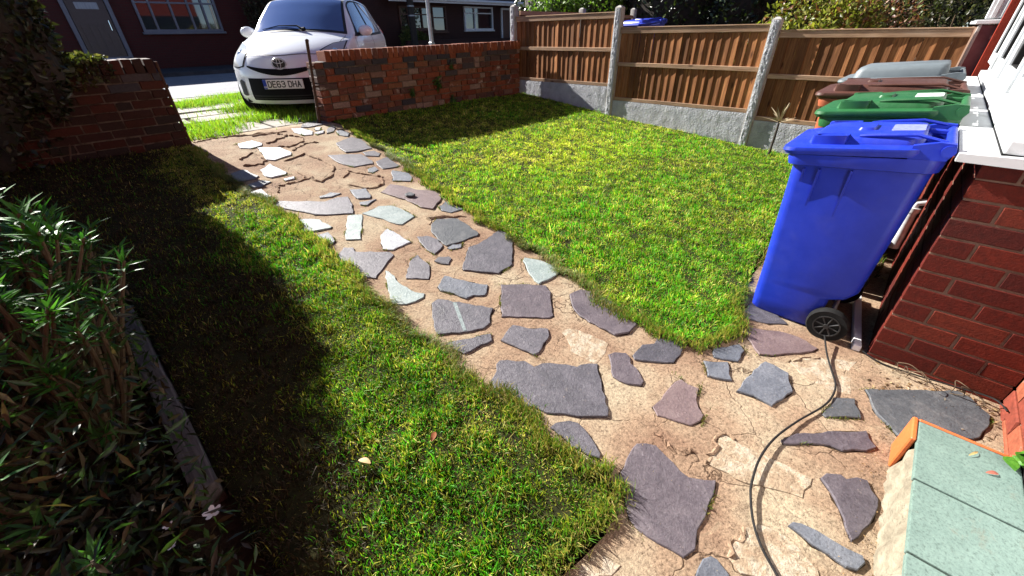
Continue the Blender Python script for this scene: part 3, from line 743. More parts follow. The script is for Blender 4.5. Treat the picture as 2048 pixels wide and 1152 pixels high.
# ragged fringe hanging over the path edges
def fringe(name, line, n, seed, label, out):
    r = np.random.default_rng(seed); pts = []
    L = np.array(line); seg = np.linalg.norm(np.diff(L, axis=0), axis=1); cum = np.concatenate([[0], np.cumsum(seg)])
    s = r.uniform(0, cum[-1], n); i = np.clip(np.searchsorted(cum, s)-1, 0, len(seg)-1); t = (s-cum[i])/seg[i]
    P = L[i]*(1-t[:, None])+L[i+1]*t[:, None]
    T = (L[i+1]-L[i])/seg[i][:, None]; N = np.stack([-T[:, 1], T[:, 0]], 1)*out
    wob = .022*np.sin(P[:, 1]*14+P[:, 0]*9)+.015*np.sin(P[:, 1]*37)
    P = P+N*(r.normal(0, .022, n)+wob)[:, None]
    z = zga(P[:, 1])+.006
    C = palette(n, [(.11, .18, .02), (.20, .19, .04), (.36, .28, .10), (.085, .22, .02), (.14, .14, .03)], seed, .3)
    d = np.linalg.norm(P-CAMP, axis=1)
    o = link(name, blades(name, np.column_stack([P, z]), r.uniform(.02, .06, n), r.uniform(.002, .004, n)*(.85+.16*np.clip(d, 1, 8)), C, .95, seed=seed))
    return tag(o, label, 'grass', kind='stuff')
fringe('grass_edge', PATH_L2[1:], 16000, 31, 'ragged grass edge along the left side of the path', 1)
fringe('grass_edge', RL, 12000, 32, 'ragged grass edge along the right side of the path', 1)

# moss and seedlings rooted in the open joints
def joint_moss(seed):
    r = np.random.default_rng(seed); Q = []
    for code, poly in STONES:
        if code == 'y': continue
        for k in range(r.integers(0, 4)):
            i = r.integers(0, len(poly)); t = r.uniform(); a = np.array(poly[i]); b = np.array(poly[(i+1) % len(poly)])
            c = a*(1-t)+b*t; ctr = np.mean(np.array(poly), 0); c = c+(c-ctr)/(np.linalg.norm(c-ctr)+1e-6)*.006
            m = int(r.integers(8, 45)); T_ = (b-a)/(np.linalg.norm(b-a)+1e-6)
            Q.append(c+T_*r.normal(0, .022, (m, 1))+r.normal(0, .004, (m, 2)))
    P = np.concatenate(Q); n = len(P)
    C = palette(n, [(.08, .12, .015), (.14, .14, .025), (.20, .15, .05), (.06, .10, .012)], seed, .3)
    o = link('moss', blades('moss', np.column_stack([P, zga(P[:, 1])+.004]), r.uniform(.006, .022, n), r.uniform(.002, .004, n), C, .9, seed=seed))
    tag(o, 'small tufts of moss and grass in the paving joints', 'moss', kind='stuff')
joint_moss(71)

# ------------------------------------------------------------------ pavement, kerb, road
pv = MB().box(-60, 60, 5.60, 9.72, .20, .402).build('pavement', MT['soil']); pv['kind'] = 'structure'
pr = random.Random(9)
y = 5.62; row = 0
while y < 9.5:
    dpt = pr.choice([.42, .58, .62]); dpt = min(dpt, 9.68-y)
    if dpt < .2: break
    x = -3.6-pr.uniform(0, .8)
    while x < 4.2:
        ln = pr.uniform(.75, 1.1)
        poly = rough_poly([(x, y), (x+ln, y), (x+ln, y+dpt), (x, y+dpt)], .2, .012, pr)
        zt = .425+pr.uniform(-.006, .006)
        MB().prism(poly, .38, zt, .008).build('paving_slab', MT['slab'], pv)
        x += ln+pr.uniform(.03, .07)
    y += dpt+pr.choice([.05, .09, .14]); row += 1
def verge(n, seed):
    r = np.random.default_rng(seed)
    P = np.stack([r.uniform(-2.6, 1.6, n*3), r.uniform(5.45, 9.65, n*3)], 1)
    spots = [(-.5, 8.6, .55, .42), (.2, 9.0, .6, .4), (-1.05, 6.1, .42, .45), (-.1, 6.4, .65, .35), (.3, 7.2, .5, .6), (-1.1, 5.7, .25, .25), (.05, 5.75, .3, .2), (-.05, 7.35, .45, .35), (.15, 7.0, .5, .3)]
    k = np.zeros(len(P))
    for a, b, c, e in spots: k = np.maximum(k, np.exp(-((P[:, 0]-a)/c)**2-((P[:, 1]-b)/e)**2))
    k = np.clip(k*1.3-.25, 0, 1)+.015
    kk = r.uniform(0, 1, len(P)) < k
    P = P[kk][:n]; n = len(P)
    C = palette(n, [(.16, .31, .02), (.20, .33, .03), (.24, .28, .04), (.12, .24, .02)], seed, .25)
    o = link('grass_verge', blades('grass_verge', np.column_stack([P, np.full(n, .405)]), r.uniform(.04, .13, n)*(1+1.1*np.exp(-((P[:, 0]-.05)/.5)**2-((P[:, 1]-7.25)/.35)**2)), r.uniform(.006, .011, n), C, .8, seed=seed))
    tag(o, 'bright green grass growing between pavement slabs beyond the gateway', 'grass', kind='stuff')
verge(26000, 41)
kerb = MB().box(-60, 60, 9.72, 9.72+.001, .2, .3).build('kerb', MT['kerb']); kerb['kind'] = 'structure'
x = -8.0
while x < 14:
    MB().box(x, x+.90, 9.722, 9.86, .22, .43, .012).build('kerb_stone', MT['kerb'], kerb); x += .908
gut = MB().box(-60, 60, 9.862, 10.9, .25, .318).build('road_channel', MT['asphalt_pale']); gut['kind'] = 'structure'
road = MB().box(-120, 120, 10.902, 17.2, .2, .322).build('road', MT['asphalt_pale']); road['kind'] = 'structure'
pv2 = MB().box(-60, 60, 17.2, 19.98, .2, .43).build('pavement', MT['asphalt']); pv2['kind'] = 'structure'

# ------------------------------------------------------------------ bricks
def brick_mesh(name, lx, ly, lz, mat, r, bev=.004):
    if mat is MT['brick_house']: bev = .0022
    m = MB().box(-lx/2, lx/2, -ly/2, ly/2, -lz/2, lz/2, bev)
    q = .0010 if mat is MT['brick_house'] else .0024
    m.v = [(x+r.uniform(-q, q), y+r.uniform(-q, q), z+r.uniform(-q, q)) for x, y, z in m.v]
    return m.mesh(name, mat)
br = random.Random(5)
_bc = {}
def brick(lx, ly, lz, mat, loc, parent, name='brick', rz=0.0, jit=.003):
    k = (round(lx, 3), round(ly, 3), round(lz, 3), mat, br.randint(0, 2))
    if k not in _bc: _bc[k] = brick_mesh('brick', lx, ly, lz, MT[mat], br)
    o = link(name, _bc[k], parent, (loc[0]+br.uniform(-jit, jit)*.5, loc[1]+br.uniform(-jit, jit), loc[2]+br.uniform(-jit, jit)*.5))
    o.rotation_euler = (br.uniform(-.01, .01)*jit/.003, 0, rz+br.uniform(-.008, .008)*jit/.003)
    return o

def garden_wall(label, x0, x1, top0, top1, base, skip=0, main='brick_old', cope='brick_cope'):
    """old garden wall along X at Y 5.40..5.615: nine courses and a brick-on-edge coping"""
    w = empty('brick_wall', label, 'wall', ((x0+x1)/2, 5.508, base))
    ox, oy, oz = w.location
    g = .0725
    core = MB()
    core.box(x0+.018-ox, x1-.018-ox, 5.418-oy, 5.597-oy, -.2, 9*g-.006)
    core.build('mortar_core', MT['mortar_old'], w)
    for k in range(10):
        z = base+g*(k-.5)
        x = x0
        first = True
        while x < x1-.04:
            ln = br.choice([.215, .215, .1025, .215, .1025, .16]) if not (first and k % 2) else .1025
            if x+ln > x1-.05: ln = x1-x
            t = (x+ln/2-x0)/(x1-x0)
            tilt = (top1-top0)*t
            mt = main
            if k >= 8 and br.random() < .45 or br.random() < .05: mt = 'brick_dark'
            brick(ln, .213, .0625, mt, (x+ln/2-ox, 0, z+tilt-oz), w, jit=.006)
            x += ln+.011; first = False
    x = x0+skip*.075
    while x < x1-.03:
        t = (x-x0)/(x1-x0)
        zt = top0+(top1-top0)*t
        brick(.066, .222, .112, cope, (x+.033-ox, 0, zt-.056-oz), w, 'coping_brick', jit=.005)
        x += .0755
    return w
garden_wall('weathered red brick garden wall between gateway and wooden fence', .07, 3.52, 1.165, 1.195, .41, 2)
garden_wall('dark shaded brick garden wall left of the gateway, ivy on top', -3.4, -1.36, 1.165, 1.165, .41, 0, 'brick_shaded', 'brick_shaded')
# gate ironwork left in the opening
gp = empty('gate_post', 'rusty leaning iron gate post against the end of the right brick wall', 'post', (-.02, 5.44, .42))
MB().tube([(0, 0, 0), (.03, -.01, .3), (.062, -.015, .62), (.083, -.02, .84)], [.017, .016, .016, .018], 10).build('rod', MT['iron'], gp, True)
for z in (.18, .40, .60): MB().box(-.02+z*.1, .055+z*.1, -.03, .0, z-.012, z+.012, .003).build('bracket', MT['iron'], gp)
MB().ell((.086, -.02, .85), (.021, .021, .018)).build('knob', MT['iron'], gp, True)
gl = empty('gate_post', 'dark iron gate stop fixed to the end of the left brick wall', 'post', (-1.345, 5.43, .42))
MB().tube([(0, 0, 0), (-.003, 0, .35), (.0, 0, .72)], .013, 8).build('rod', MT['iron'], gl, True)
for z in (.15, .52): MB().box(-.03, .018, -.018, .018, z-.015, z+.015, .003).build('bracket', MT['iron'], gl)

# ------------------------------------------------------------------ timber fence with concrete posts and gravel boards
FX = 3.62
def post(label, x, y, z0, z1, along='y', face_rock=True):
    p = empty('concrete_post', label, 'fence post', (x, y, z0), group='concrete posts of the fences')
    h = z1-z0
    bm = bmesh.new()
    m = MB().box(-.055, .05, -.048, .048, -.3, h, .008, 2).build('shaft', MT['concrete'], p, True)
    # rock-faced front: a displaced plate
    nx, nz = 7, int(h/.018)
    vs = []; fs = []
    rr = random.Random(int(y*100))
    for j in range(nz+1):
        for i in range(nx+1):
            e = 0 if i in (0, nx) else 1
            vs.append((-.0555-.008*rr.random()*e, -.038+.076*i/nx, -.1+(h+.09)*j/nz))
    for j in range(nz):
        for i in range(nx): fs.append((j*(nx+1)+i, j*(nx+1)+i+1, (j+1)*(nx+1)+i+1, (j+1)*(nx+1)+i))
    MB().add(vs, fs).build('rock_face', MT['rockface'], p, True)
    MB().loft([[(-.05, -.045, h), (.047, -.045, h), (.047, .045, h), (-.05, .045, h)], [(-.02, -.015, h+.022), (.015, -.015, h+.022), (.015, .015, h+.022), (-.02, .015, h+.022)]], False).build('cap', MT['concrete'], p)
    if along == 'x': p.rotation_euler = (0, 0, R(90))
    return p
post('rough grey concrete fence post standing at the corner by the brick wall', FX, 5.60, .40, 1.665)
post('tall rough concrete fence post between the first and second fence panels', FX, 3.655, .235, 1.575)
post('leaning-looking rough concrete fence post just left of the bins', FX, 1.70, .075, 1.392)
def gravel_board(label, y0, y1, z0, z1):
    nx, nz = int((y1-y0)/.03), 10
    vs = []; fs = []; rr = random.Random(int(y0*10))
    for j in range(nz+1):
        for i in range(nx+1):
            e = 1 if 0 < i < nx and 0 < j < nz else 0
            vs.append((FX-.028-.006*rr.random()*e, y0+(y1-y0)*i/nx, z0+(z1-z0)*j/nz))
    for j in range(nz):
        for i in range(nx): fs.append((j*(nx+1)+i, j*(nx+1)+i+1, (j+1)*(nx+1)+i+1, (j+1)*(nx+1)+i))
    g = empty('gravel_board', label, 'gravel board', (FX, (y0+y1)/2, z0), group='concrete gravel boards under the fence panels')
    a = MB().add(vs, fs).build('rock_face', MT['rockface'], g, True); a.location = (-FX, -(y0+y1)/2, -z0)
    b = MB().box(FX-.026, FX+.035, y0+.001, y1-.001, z0-.15, z1-.001).build('slab', MT['concrete'], g); b.location = (-FX, -(y0+y1)/2, -z0)
gravel_board('grey concrete gravel board beside the brick wall, crossed by its slanting shadow', 3.705, 5.55, .28, .615)
gravel_board('long grey concrete gravel board under the middle fence panel', 1.75, 3.605, .10, .442)
gravel_board('short grey concrete gravel board behind the blue bin', .13, 1.65, .03, .376)
fr = random.Random(17)
def panel(label, y0, y1, z0, z1, x=None):
    x = FX if x is None else x
    f = empty('fence_panel', label, 'fence panel', (x, (y0+y1)/2, z0), group='feather-edge fence panels')
    L = y1-y0; h = z1-z0; n = round(L/.098); st = L/n
    for i in range(n):
        ya = -L/2+st*i
        d = fr.uniform(-.003, .003); lean = fr.uniform(-.004, .004)
        # feather edge: thick on one side, thin on the other, each lapping the next
        vs = []
        for z, l in ((.045, 0), (h-.02+fr.uniform(-.004, .004), lean)):
            vs += [(.006+d, ya+l, z), (-.012+d, ya+l, z), (.002+d, ya+st-.001+l, z), (.007+d, ya+st-.001+l, z)]
        MB().add(vs, [(0, 3, 2, 1), (4, 5, 6, 7), (0, 1, 5, 4), (1, 2, 6, 5), (2, 3, 7, 6), (3, 0, 4, 7)]).build('board', MT['board'], f)
    for za, zb, d in ((h-.062, h, .016), (h*.52-.024, h*.52+.026, .018), (.0, .045, .016)):
        MB().box(-d-.006, -.011, -L/2+.001, L/2-.001, za, zb, .004).build('rail', MT['rail'], f)
    MB().box(-.028, .022, -L/2+.001, L/2-.001, h+.001, h+.014, .003).build('capping', MT['rail'], f)
    return f
panel('brown feather-edge fence panel next to the brick wall', 3.712, 5.545, .618, 1.515)
panel('brown feather-edge fence panel in the middle, between two concrete posts', 1.757, 3.598, .445, 1.338)
panel('brown feather-edge fence panel behind the row of bins', .135, 1.643, .379, 1.280)
# neighbour's fence, running off to the right beyond the corner post
nf = empty('fence_panel', 'neighbouring wooden fence panel showing above the first panel, along the street', 'fence panel', (4.6, 5.60, .75))
for i in range(18): MB().box(-.86+.096*i, -.86+.096*i+.102, -.004+.004*(i % 2), .008+.004*(i % 2), 0, .86).build('board', MT['board'], nf)
for za in (.80, .40, 0): MB().box(-.87, .87, -.04, -.006, za, za+.055, .004).build('rail', MT['rail_x'], nf)
post('short concrete post of the neighbouring fence beyond the first panel', 5.53, 5.60, .40, 1.665, 'x')
nf2 = empty('fence_panel', 'neighbouring wooden fence panel beyond its concrete post, mostly hidden', 'fence panel', (6.55, 5.60, .75))
for i in range(18): MB().box(-.86+.096*i, -.86+.096*i+.102, -.004+.004*(i % 2), .008+.004*(i % 2), 0, .84).build('board', MT['board'], nf2)
for za in (.78, .40, 0): MB().box(-.87, .87, -.04, -.006, za, za+.055, .004).build('rail', MT['rail_x'], nf2)
post('far concrete post of the neighbouring fence, above the blue bin', 7.48, 5.60, .40, 1.70, 'x')

# ------------------------------------------------------------------ our house: bay with brick base, sill and white window
G = .075; H0 = .8475
hs = empty('house', 'red brick house with white bay window beside the bins', 'house', (0, 0, 0))
MB().box(.0035, 3.36, -.434, -.0035, -.1, .904).build('wall', MT['mortar_house'], hs)
# bay bricks
for k in range(-1, 12):
    zc = H0-(k+.5)*G; lz = .0655
    if k == -1: zc = H0+.028; lz = .050
    odd = k % 2 != 0
    # corner brick belongs to both faces
    if odd:
        brick(.215, .1025, lz, 'brick_house', (.1075, -.05125, zc), hs, jit=.0012); x = .225; y = -.1125
    else:
        brick(.1025, .215, lz, 'brick_house', (.05125, -.1075, zc), hs, jit=.0012); x = .1125; y = -.225
    while x < 3.34:
        ln = min(.215, 3.36-x)
        brick(ln, .1025, lz, 'brick_house', (x+ln/2, -.05125, zc), hs, jit=.0012); x += ln+.010
    while y > -.42:
        ln = min(.215, .438+y)
        if ln < .03: break
        brick(.1025, ln, lz, 'brick_house', (.05125, y-ln/2, zc), hs, jit=.0012); y -= ln+.010
# main wall beside the door
MB().box(-.48, -.0, -.60, -.446, -.1, 2.2).build('wall', MT['mortar_house'], hs)
for k in range(0, 28):
    z = .0225+G*(k+.5)-.075
    x = -.005 if k % 2 else -.115
    if k % 2 == 0: brick(.1025, .1025, .0655, 'brick_pier_lit', (-.0565, -.489, z), hs, jit=.0012)
    while x > -.46:
        ln = min(.215, x+.485)
        if ln < .04: break
        brick(ln, .1025, .0655, 'brick_pier_lit', (x-ln/2, -.489, z), hs, jit=.0012); x -= ln+.010
# sill
sl = MB()
sl.add([(-.045, .075, .905), (3.40, .075, .905), (3.40, -.42, .905), (-.045, -.42, .905), (-.045, .075, .932), (3.40, .075, .932), (3.40, -.42, .948), (-.045, -.42, .948)],
       [(0, 3, 2, 1), (4, 5, 6, 7), (0, 1, 5, 4), (1, 2, 6, 5), (2, 3, 7, 6), (3, 0, 4, 7)])
sill = sl.build('sill', MT['white'], hs)
MB().box(-.012, 3.38, -.16, -.028, .9405, .985, .006, 2).build('sub_sill', MT['white'], hs)
MT['bay_glass'] = glassmat('bay_glass', (.13, .105, .095), .05)  # lighter brown base stands in for reflections in the panes
MT['lit_return'] = simple('lit_brick_return', (.20, .020, .010), (.25, .03, .014), 12, .8, .3, 60, .2)  # house brick brightened: the sunlit look of this strip is in its colour
MB().box(3.50, 3.60, -.32, .004, -.1, 2.6).build('wall_return', MT['lit_return'], hs)
# front window: white frame, four lights, each with sash and pane
WT, WB = 2.25, .985
def wframe(x0, x1, z0, z1, y0, y1, t, name, mat, parent):
    m = MB()
    m.box(x0, x0+t, y0, y1, z0, z1, .004); m.box(x1-t, x1, y0, y1, z0, z1, .004)
    m.box(x0+t-.001, x1-t+.001, y0+.001, y1-.001, z0, z0+t, .004); m.box(x0+t-.001, x1-t+.001, y0+.001, y1-.001, z1-t, z1, .004)
    return m.build(name, mat, parent)
wf = wframe(.0, 3.34, WB, WT, -.135, -.065, .06, 'window_frame', MT['white'], hs)
lights = [(.06, .86), (.88, 1.66), (1.68, 2.46), (2.48, 3.28)]
for i, (a, b) in enumerate(lights):
    if i: MB().box(a-.022, a+.002, -.13, -.022, WB+.06, WT-.06, .004).build('mullion', MT['white'], hs)
    s = wframe(a+.006, b-.006, WB+.062, WT-.062, -.118, -.036, .07, 'sash', MT['white'], hs)
    MB().box(a+.07, b-.07, -.095, -.078, WB+.128, WT-.128).build('pane', MT['bay_glass'], s)
    wframe(a+.0755, b-.0755, WB+.1315, WT-.1315, -.094, -.050, .007, 'gasket', MT['black_rubber'], s)
    wframe(a+.0025, b-.0025, WB+.0585, WT-.0585, -.1175, -.060, .0035, 'gasket', MT['black_rubber'], s)
# bay side above the sill: white panel facing the door
MB().box(.002, .060, -.42, -.137, WB-.03, WT, .004).build('side_frame', MT['white'], hs)
MB().box(-.008, .050, -.40, -.30, WB+.10, WT-.1, .004).build('side_panel', MT['white'], hs)
MB().box(-.013, 3.381, -.0285, -.0272, .934, .9425).build('gasket', MT['black_rubber'], hs)
MB().box(-.015, .07, -.39, -.17, .950, .956).build('seal', MT['black_rubber'], hs)
# upper storey and mass of the house behind
MB().box(-7.5, 3.44, -8, -.605, -.1, 5.4).build('house_mass', MT['brick_house'], hs)
MB().box(-.10, 3.46, -.60, .05, WT+.002, 5.4).build('upper_bay', MT['brick_house'], hs)
MB().box(-1.42, -.482, -.60, -.50, .16, 2.2).build('door', MT['white_paint'], hs)
MB().box(-1.42, -.49, -.50, -.395, .140, .178, .006).build('threshold', MT['black_rubber'], hs)
MB().box(-7.5, -1.425, -.60, -.446, -.1, 5.4).build('wall', MT['brick_house'], hs)
MB().box(-1.42, -.482, -.602, -.446, 2.202, 5.4).build('wall', MT['brick_house'], hs)
MB().add([(-7.8, -.1, 5.35), (3.8, -.1, 5.35), (3.8, -4.3, 8.0), (-7.8, -4.3, 8.0), (-7.8, -8.3, 5.35), (3.8, -8.3, 5.35)], [(0, 1, 2, 3), (3, 2, 5, 4), (0, 3, 4), (1, 5, 2)]).build('roof', MT['asphalt'], hs)
# next-door bay, just past the end of the fence
MT['maroon'] = simple('maroon_masonry_paint', (.13, .045, .05), (.20, .085, .085), 7, .8, .4, 60, .2)
nb = empty('house', 'neighbouring house with brick bay and white window past the end of the fence', 'house', (3.66, 0, 0))
MB().box(.004, 4, -8, .104, -.1, 1.305).build('wall', MT['mortar_house'], nb)
MB().box(-.002, .02, -.20, .107, -.05, 1.306, .004).build('render_coat', MT['maroon'], nb)
MB().box(-.012, .012, .098, .122, .0, 1.31, .004).build('corner_bead', MT['concrete'], nb)
MB().box(-.03, 4, -.5, .15, 1.312, 1.345, .005).build('sill', MT['white'], nb)
MB().box(.0, .05, -.10, .105, 1.35, 2.6, .006).build('window_frame', MT['white'], nb)
for q in range(3): MB().box(-.008, .001, -.075+.06*q, -.045+.06*q, 1.36, 2.6, .002).build('bead', MT['white'], nb)
MB().box(.05, 4, -.02, .02, 1.35, 2.6).build('pane', MT['glass'], nb)
MB().box(.02, 4, -8, -.12, 1.35, 5.4).build('house_mass', MT['brick_house'], nb)

# ------------------------------------------------------------------ tiled step by the door
sp = empty('door_step', 'tiled front door step with sage green tiles and one orange edge tile', 'step', (-.95, -.29, 0))
ox, oy = -.95, -.29
rs = random.Random(2)
nn = 40
vs = []; fs = []
for i in range(nn+1):
    xx = -1.62+(1.62-.655)*i/nn
    for j, (yy, zz) in enumerate([(-.148, -.02), (-.146, .03), (-.153, .07), (-.150, .115), (-.165, .146)]):
        vs.append((xx-ox, yy+rs.uniform(-.008, .008)+(.012 if j == 0 else 0)-oy, zz+rs.uniform(-.006, .006)*(j > 0)))
    vs.append((xx-ox, -.43-oy, .146)); 
for i in range(nn):
    for j in range(5): fs.append((i*6+j, (i+1)*6+j, (i+1)*6+j+1, i*6+j+1))
MB().add(vs, fs).build('mortar_riser', MT['step_mortar'], sp, True)
MB().box(-1.60-ox, -.545-ox, -.425-oy, -.17-oy, .0, .143).build('core', MT['step_mortar'], sp)
MB().box(-.652-ox, -.532-ox, -.152-oy, -.137-oy, .004, .164, .004).build('edge_tile', MT['quarry'], sp)
MB().box(-.5425-ox, -.532-ox, -.43-oy, -.1535-oy, .004, .164, .003).build('edge_tile', MT['quarry'], sp)
tx = [-.544, -.832, -1.106, -1.38, -1.60]
for i in range(4):
    o = MB().box(tx[i+1]+.005-ox, tx[i]-.002-ox, -.392-oy, -.154-oy-.002*(i > 0), .145, .1625, .003, 2).build('tile', MT['tile_green'], sp)

# ------------------------------------------------------------------ wheelie bins
def plastic(name, c, rough=.38, c2=None):
    m, nt, b = newmat(name)
    v = pos(nt)
    n = noise(nt, v, 14, 5, .6)
    c2 = c2 or tuple(min(1, q*1.12+.006) for q in c)
    cc = ramp(nt, n, [(.35, c), (.7, c2)])
    scr = noise(nt, pos(nt, (6, 6, 1)), 22, 6, .85, .3)      # scuffs and dried rain dust
    cc = mix(nt, ramp(nt, scr, [(.60, (0, 0, 0)), (.72, (.10, .10, .10))]), cc, (.30, .31, .36))
    dst = noise(nt, v, 5, 5, .7)
    cc = mix(nt, ramp(nt, dst, [(.5, (0, 0, 0)), (.8, (.07, .07, .07))]), cc, (.30, .27, .22))
    nt.links.new(cc, b.inputs['Base Color'])
    nt.links.new(ramp(nt, noise(nt, v, 60, 4, .6), [(.3, (rough-.06,)*3), (.7, (rough+.12,)*3)]), b.inputs['Roughness'])
    b.inputs['Specular IOR Level'].default_value = .45
    bump(nt, b, noise(nt, v, 400, 2, .5), .08, .001)
    return m
MT['bin_blue'] = plastic('blue_plastic', (.006, .026, .38), .40)
MT['bin_green'] = plastic('green_plastic', (.012, .095, .026), .42)
MT['bin_brown'] = plastic('brown_plastic', (.070, .025, .016), .42)
MT['bin_orange'] = plastic('sun_faded_brown_plastic', (.30, .075, .03), .5)
MT['bin_grey'] = plastic('grey_plastic', (.115, .14, .155), .5)
MT['sticker'] = simple('worn_paper_label', (.45, .58, .52), (.66, .72, .68), 40, .7)
MT['sticker_blue'] = simple('blue_label', (.13, .15, .58), (.22, .25, .66), 50, .6)

def rrect(x0, x1, y0, y1, r, z, n=4, zf=None):
    out = []
    for cx, cy, a0 in ((x1-r, y1-r, 0), (x0+r, y1-r, 90), (x0+r, y0+r, 180), (x1-r, y0+r, 270)):
        for i in range(n+1):
            a = R(a0+90*i/n); px, py = cx+r*math.cos(a), cy+r*math.sin(a)
            out.append((px, py, z if zf is None else zf(px, py, z)))
    return out

def wheelie_bin(label, loc, rz, body_mat, lid_mat, W=.46, D=.45, H=.86, style='ribbed', slope=.14, sticker=None, lidtilt=0.0):
    """origin on the ground under the middle of the top; front faces +Y, hinge and wheels at -Y"""
    b = empty('wheelie_bin', label, 'wheelie bin', loc, rz)
    hw = W/2; yf = D/2; yb = -D/2
    zf = lambda x, y, z: z - slope*(y)*min(1, max(0, z/H))**3
    rings = []
    for z, ix, f, bk in ((.015, .050, -.050, .135), (.03, .040, -.040, .130), (.10, .036, -.036, .125), (.19, .034, -.033, .120), (.215, .034, -.032, .060), (.26, .032, -.031, .030), (.5, .022, -.018, .018), (H-.10, .010, -.006, .006), (H-.045, .008, -.004, .004)):
        rings.append(rrect(-hw+ix, hw-ix, yb+bk, yf+f, .045, z, 4, zf))
    body = MB().loft(rings).build('body', MT[body_mat], b, True)
    rim = []
    for z, o in ((H-.082, .004), (H-.078, .014), (H-.05, .020), (H-.03, .020), (H-.03, -.015), (H-.05, -.02)):
        rim.append(rrect(-hw-o, hw+o, yb-o*.6, yf+o, .05, z, 4, zf))
    MB().loft(rim, False, False).build('rim', MT[body_mat], body, True)
    for yy, ln in ((yf-.06, .07), (yf-.115, .17), (yf-.225, .20)):      # stiffening fins under the rim
        for s in (-1, 1):
            xo = s*(hw+.006)
            m = MB()
            m.add([(xo, yy-.004, H-.09-slope*yy), (xo, yy+.004, H-.09-slope*yy), (s*(hw-.018), yy+.004, H-.10-ln-slope*yy), (s*(hw-.018), yy-.004, H-.10-ln-slope*yy), (s*(hw-.035), yy-.004, H-.09-slope*yy), (s*(hw-.035), yy+.004, H-.09-slope*yy)],
                  [(0, 1, 2, 3), (0, 3, 4), (1, 5, 2), (0, 4, 5, 1), (2, 5, 4, 3)])
            m.build('fin', MT[body_mat], body)
    # lid
    lz = lambda x, y, z: z - (slope-lidtilt)*y + lidtilt*yf
    lid_y0 = yb+.055
    L = []
    for z, o, yo in ((H-.026, .024, 0), (H-.010, .032, 0), (H+.004, .030, 0), (H+.010, .014, .01)):
        L.append(rrect(-hw-o, hw+o, lid_y0+yo, yf+o*1.5, .055, z, 4, lz))
    lid = MB().loft(L, True, True).build('lid', MT[lid_mat], b, True)
    hump = .072 if style == 'plain' else .036
    P = []
    for z, o in ((H+.008, .030), (H+.010+hump*.55, .036), (H+.010+hump*.9, .052), (H+.010+hump, .07)):
        P.append(rrect(-hw+o, hw-o, lid_y0+.015+(o-.03)*.5, yf-.030-(o-.03), .05, z, 4, lz))
    MB().loft(P, False, True).build('raised_panel', MT[lid_mat], lid, True)
    zt = H+.010+hump
    if style != 'plain':
        for s in (-1, 1):      # recessed hand grips at the front corners, ridged frame round each
            gx0, gx1 = sorted((s*(hw-.075), s*(hw-.018)))
            gy0, gy1 = yf-.165, yf-.045
            zz = lambda x, y, z: z-slope*y
            MB().loft([rrect(gx0, gx1, gy0, gy1, .012, H+.006, 2, zz), rrect(gx0, gx1, gy0, gy1, .012, H+.046, 2, zz), rrect(gx0+.010, gx1-.010, gy0+.012, gy1-.012, .01, H+.046, 2, zz), rrect(gx0+.012, gx1-.012, gy0+.014, gy1-.014, .01, H+.020, 2, zz)], False, True).build('grip', MT[lid_mat], lid, True)
        MB().loft([rrect(-.075, .075, yf-.235, yf-.175, .012, zt-.004, 2, lz), rrect(-.068, .068, yf-.230, yf-.180, .012, zt+.010, 2, lz)], False, True).build('badge_plate', MT[lid_mat], lid, True)
        for s in (-1, 1):      # long side ribs running back to the hinge
            m = MB().tube([(s*(hw-.05), yf-.20, lz(0, yf-.20, zt-.006)), (s*(hw-.045), 0, lz(0, 0, zt-.002)), (s*(hw-.035), yb+.10, lz(0, yb+.10, zt+.002)), (s*(hw-.02), yb+.02, lz(0, yb+.02, zt-.02))], .007, 6)
            m.build('rib', MT[lid_mat], lid, True)
    if sticker:
        MB().loft([rrect(-.085, .075, yb+.085, yb+.185, .012, zt+.0005, 3, lz), rrect(-.085, .075, yb+.085, yb+.185, .012, zt+.002, 3, lz)], False, True).build('label_sticker', MT[sticker], lid)
    for s in (-1, 1):          # hinge arms and pins
        m = MB()
        prof = [(yb+.10, H-.035), (yb+.10, H+.018), (yb+.03, H+.030), (yb-.012, H+.024), (yb-.022, H-.005), (yb-.005, H-.035)]
        x0, x1 = sorted((s*(hw-.012), s*(hw+.018)))
        m.loft([[(x0, yy, lz(0, yy, z)) for yy, z in prof], [(x1, yy, lz(0, yy, z)) for yy, z in prof]])
        m.build('hinge_arm', MT[lid_mat], lid, True)
        MB().tube([(s*(hw+.016), yb-.0, lz(0, yb, H)), (s*(hw+.026), yb-.0, lz(0, yb, H))], .020, 14).build('hinge_pin', MT[lid_mat], lid, True)
    MB().tube([(-hw-.01, yb-.004, lz(0, yb, H+.004)), (hw+.01, yb-.004, lz(0, yb, H+.004))], .016, 12).build('handle_bar', MT[lid_mat], b, True)
    for s in (-.55, .55): MB().box(s*hw-.012, s*hw+.012, yb-.004, yb+.07, lz(0, yb, H-.004), lz(0, yb, H+.016), .004).build('lug', MT[lid_mat], b)
    # wheels on an axle in the notch
    yw = yb+.085; ws = .90
    MB().tube([(-hw+.05, yw, .0855), (hw-.05, yw, .0855)], .011, 8).build('axle', MT['steel'], b, True)
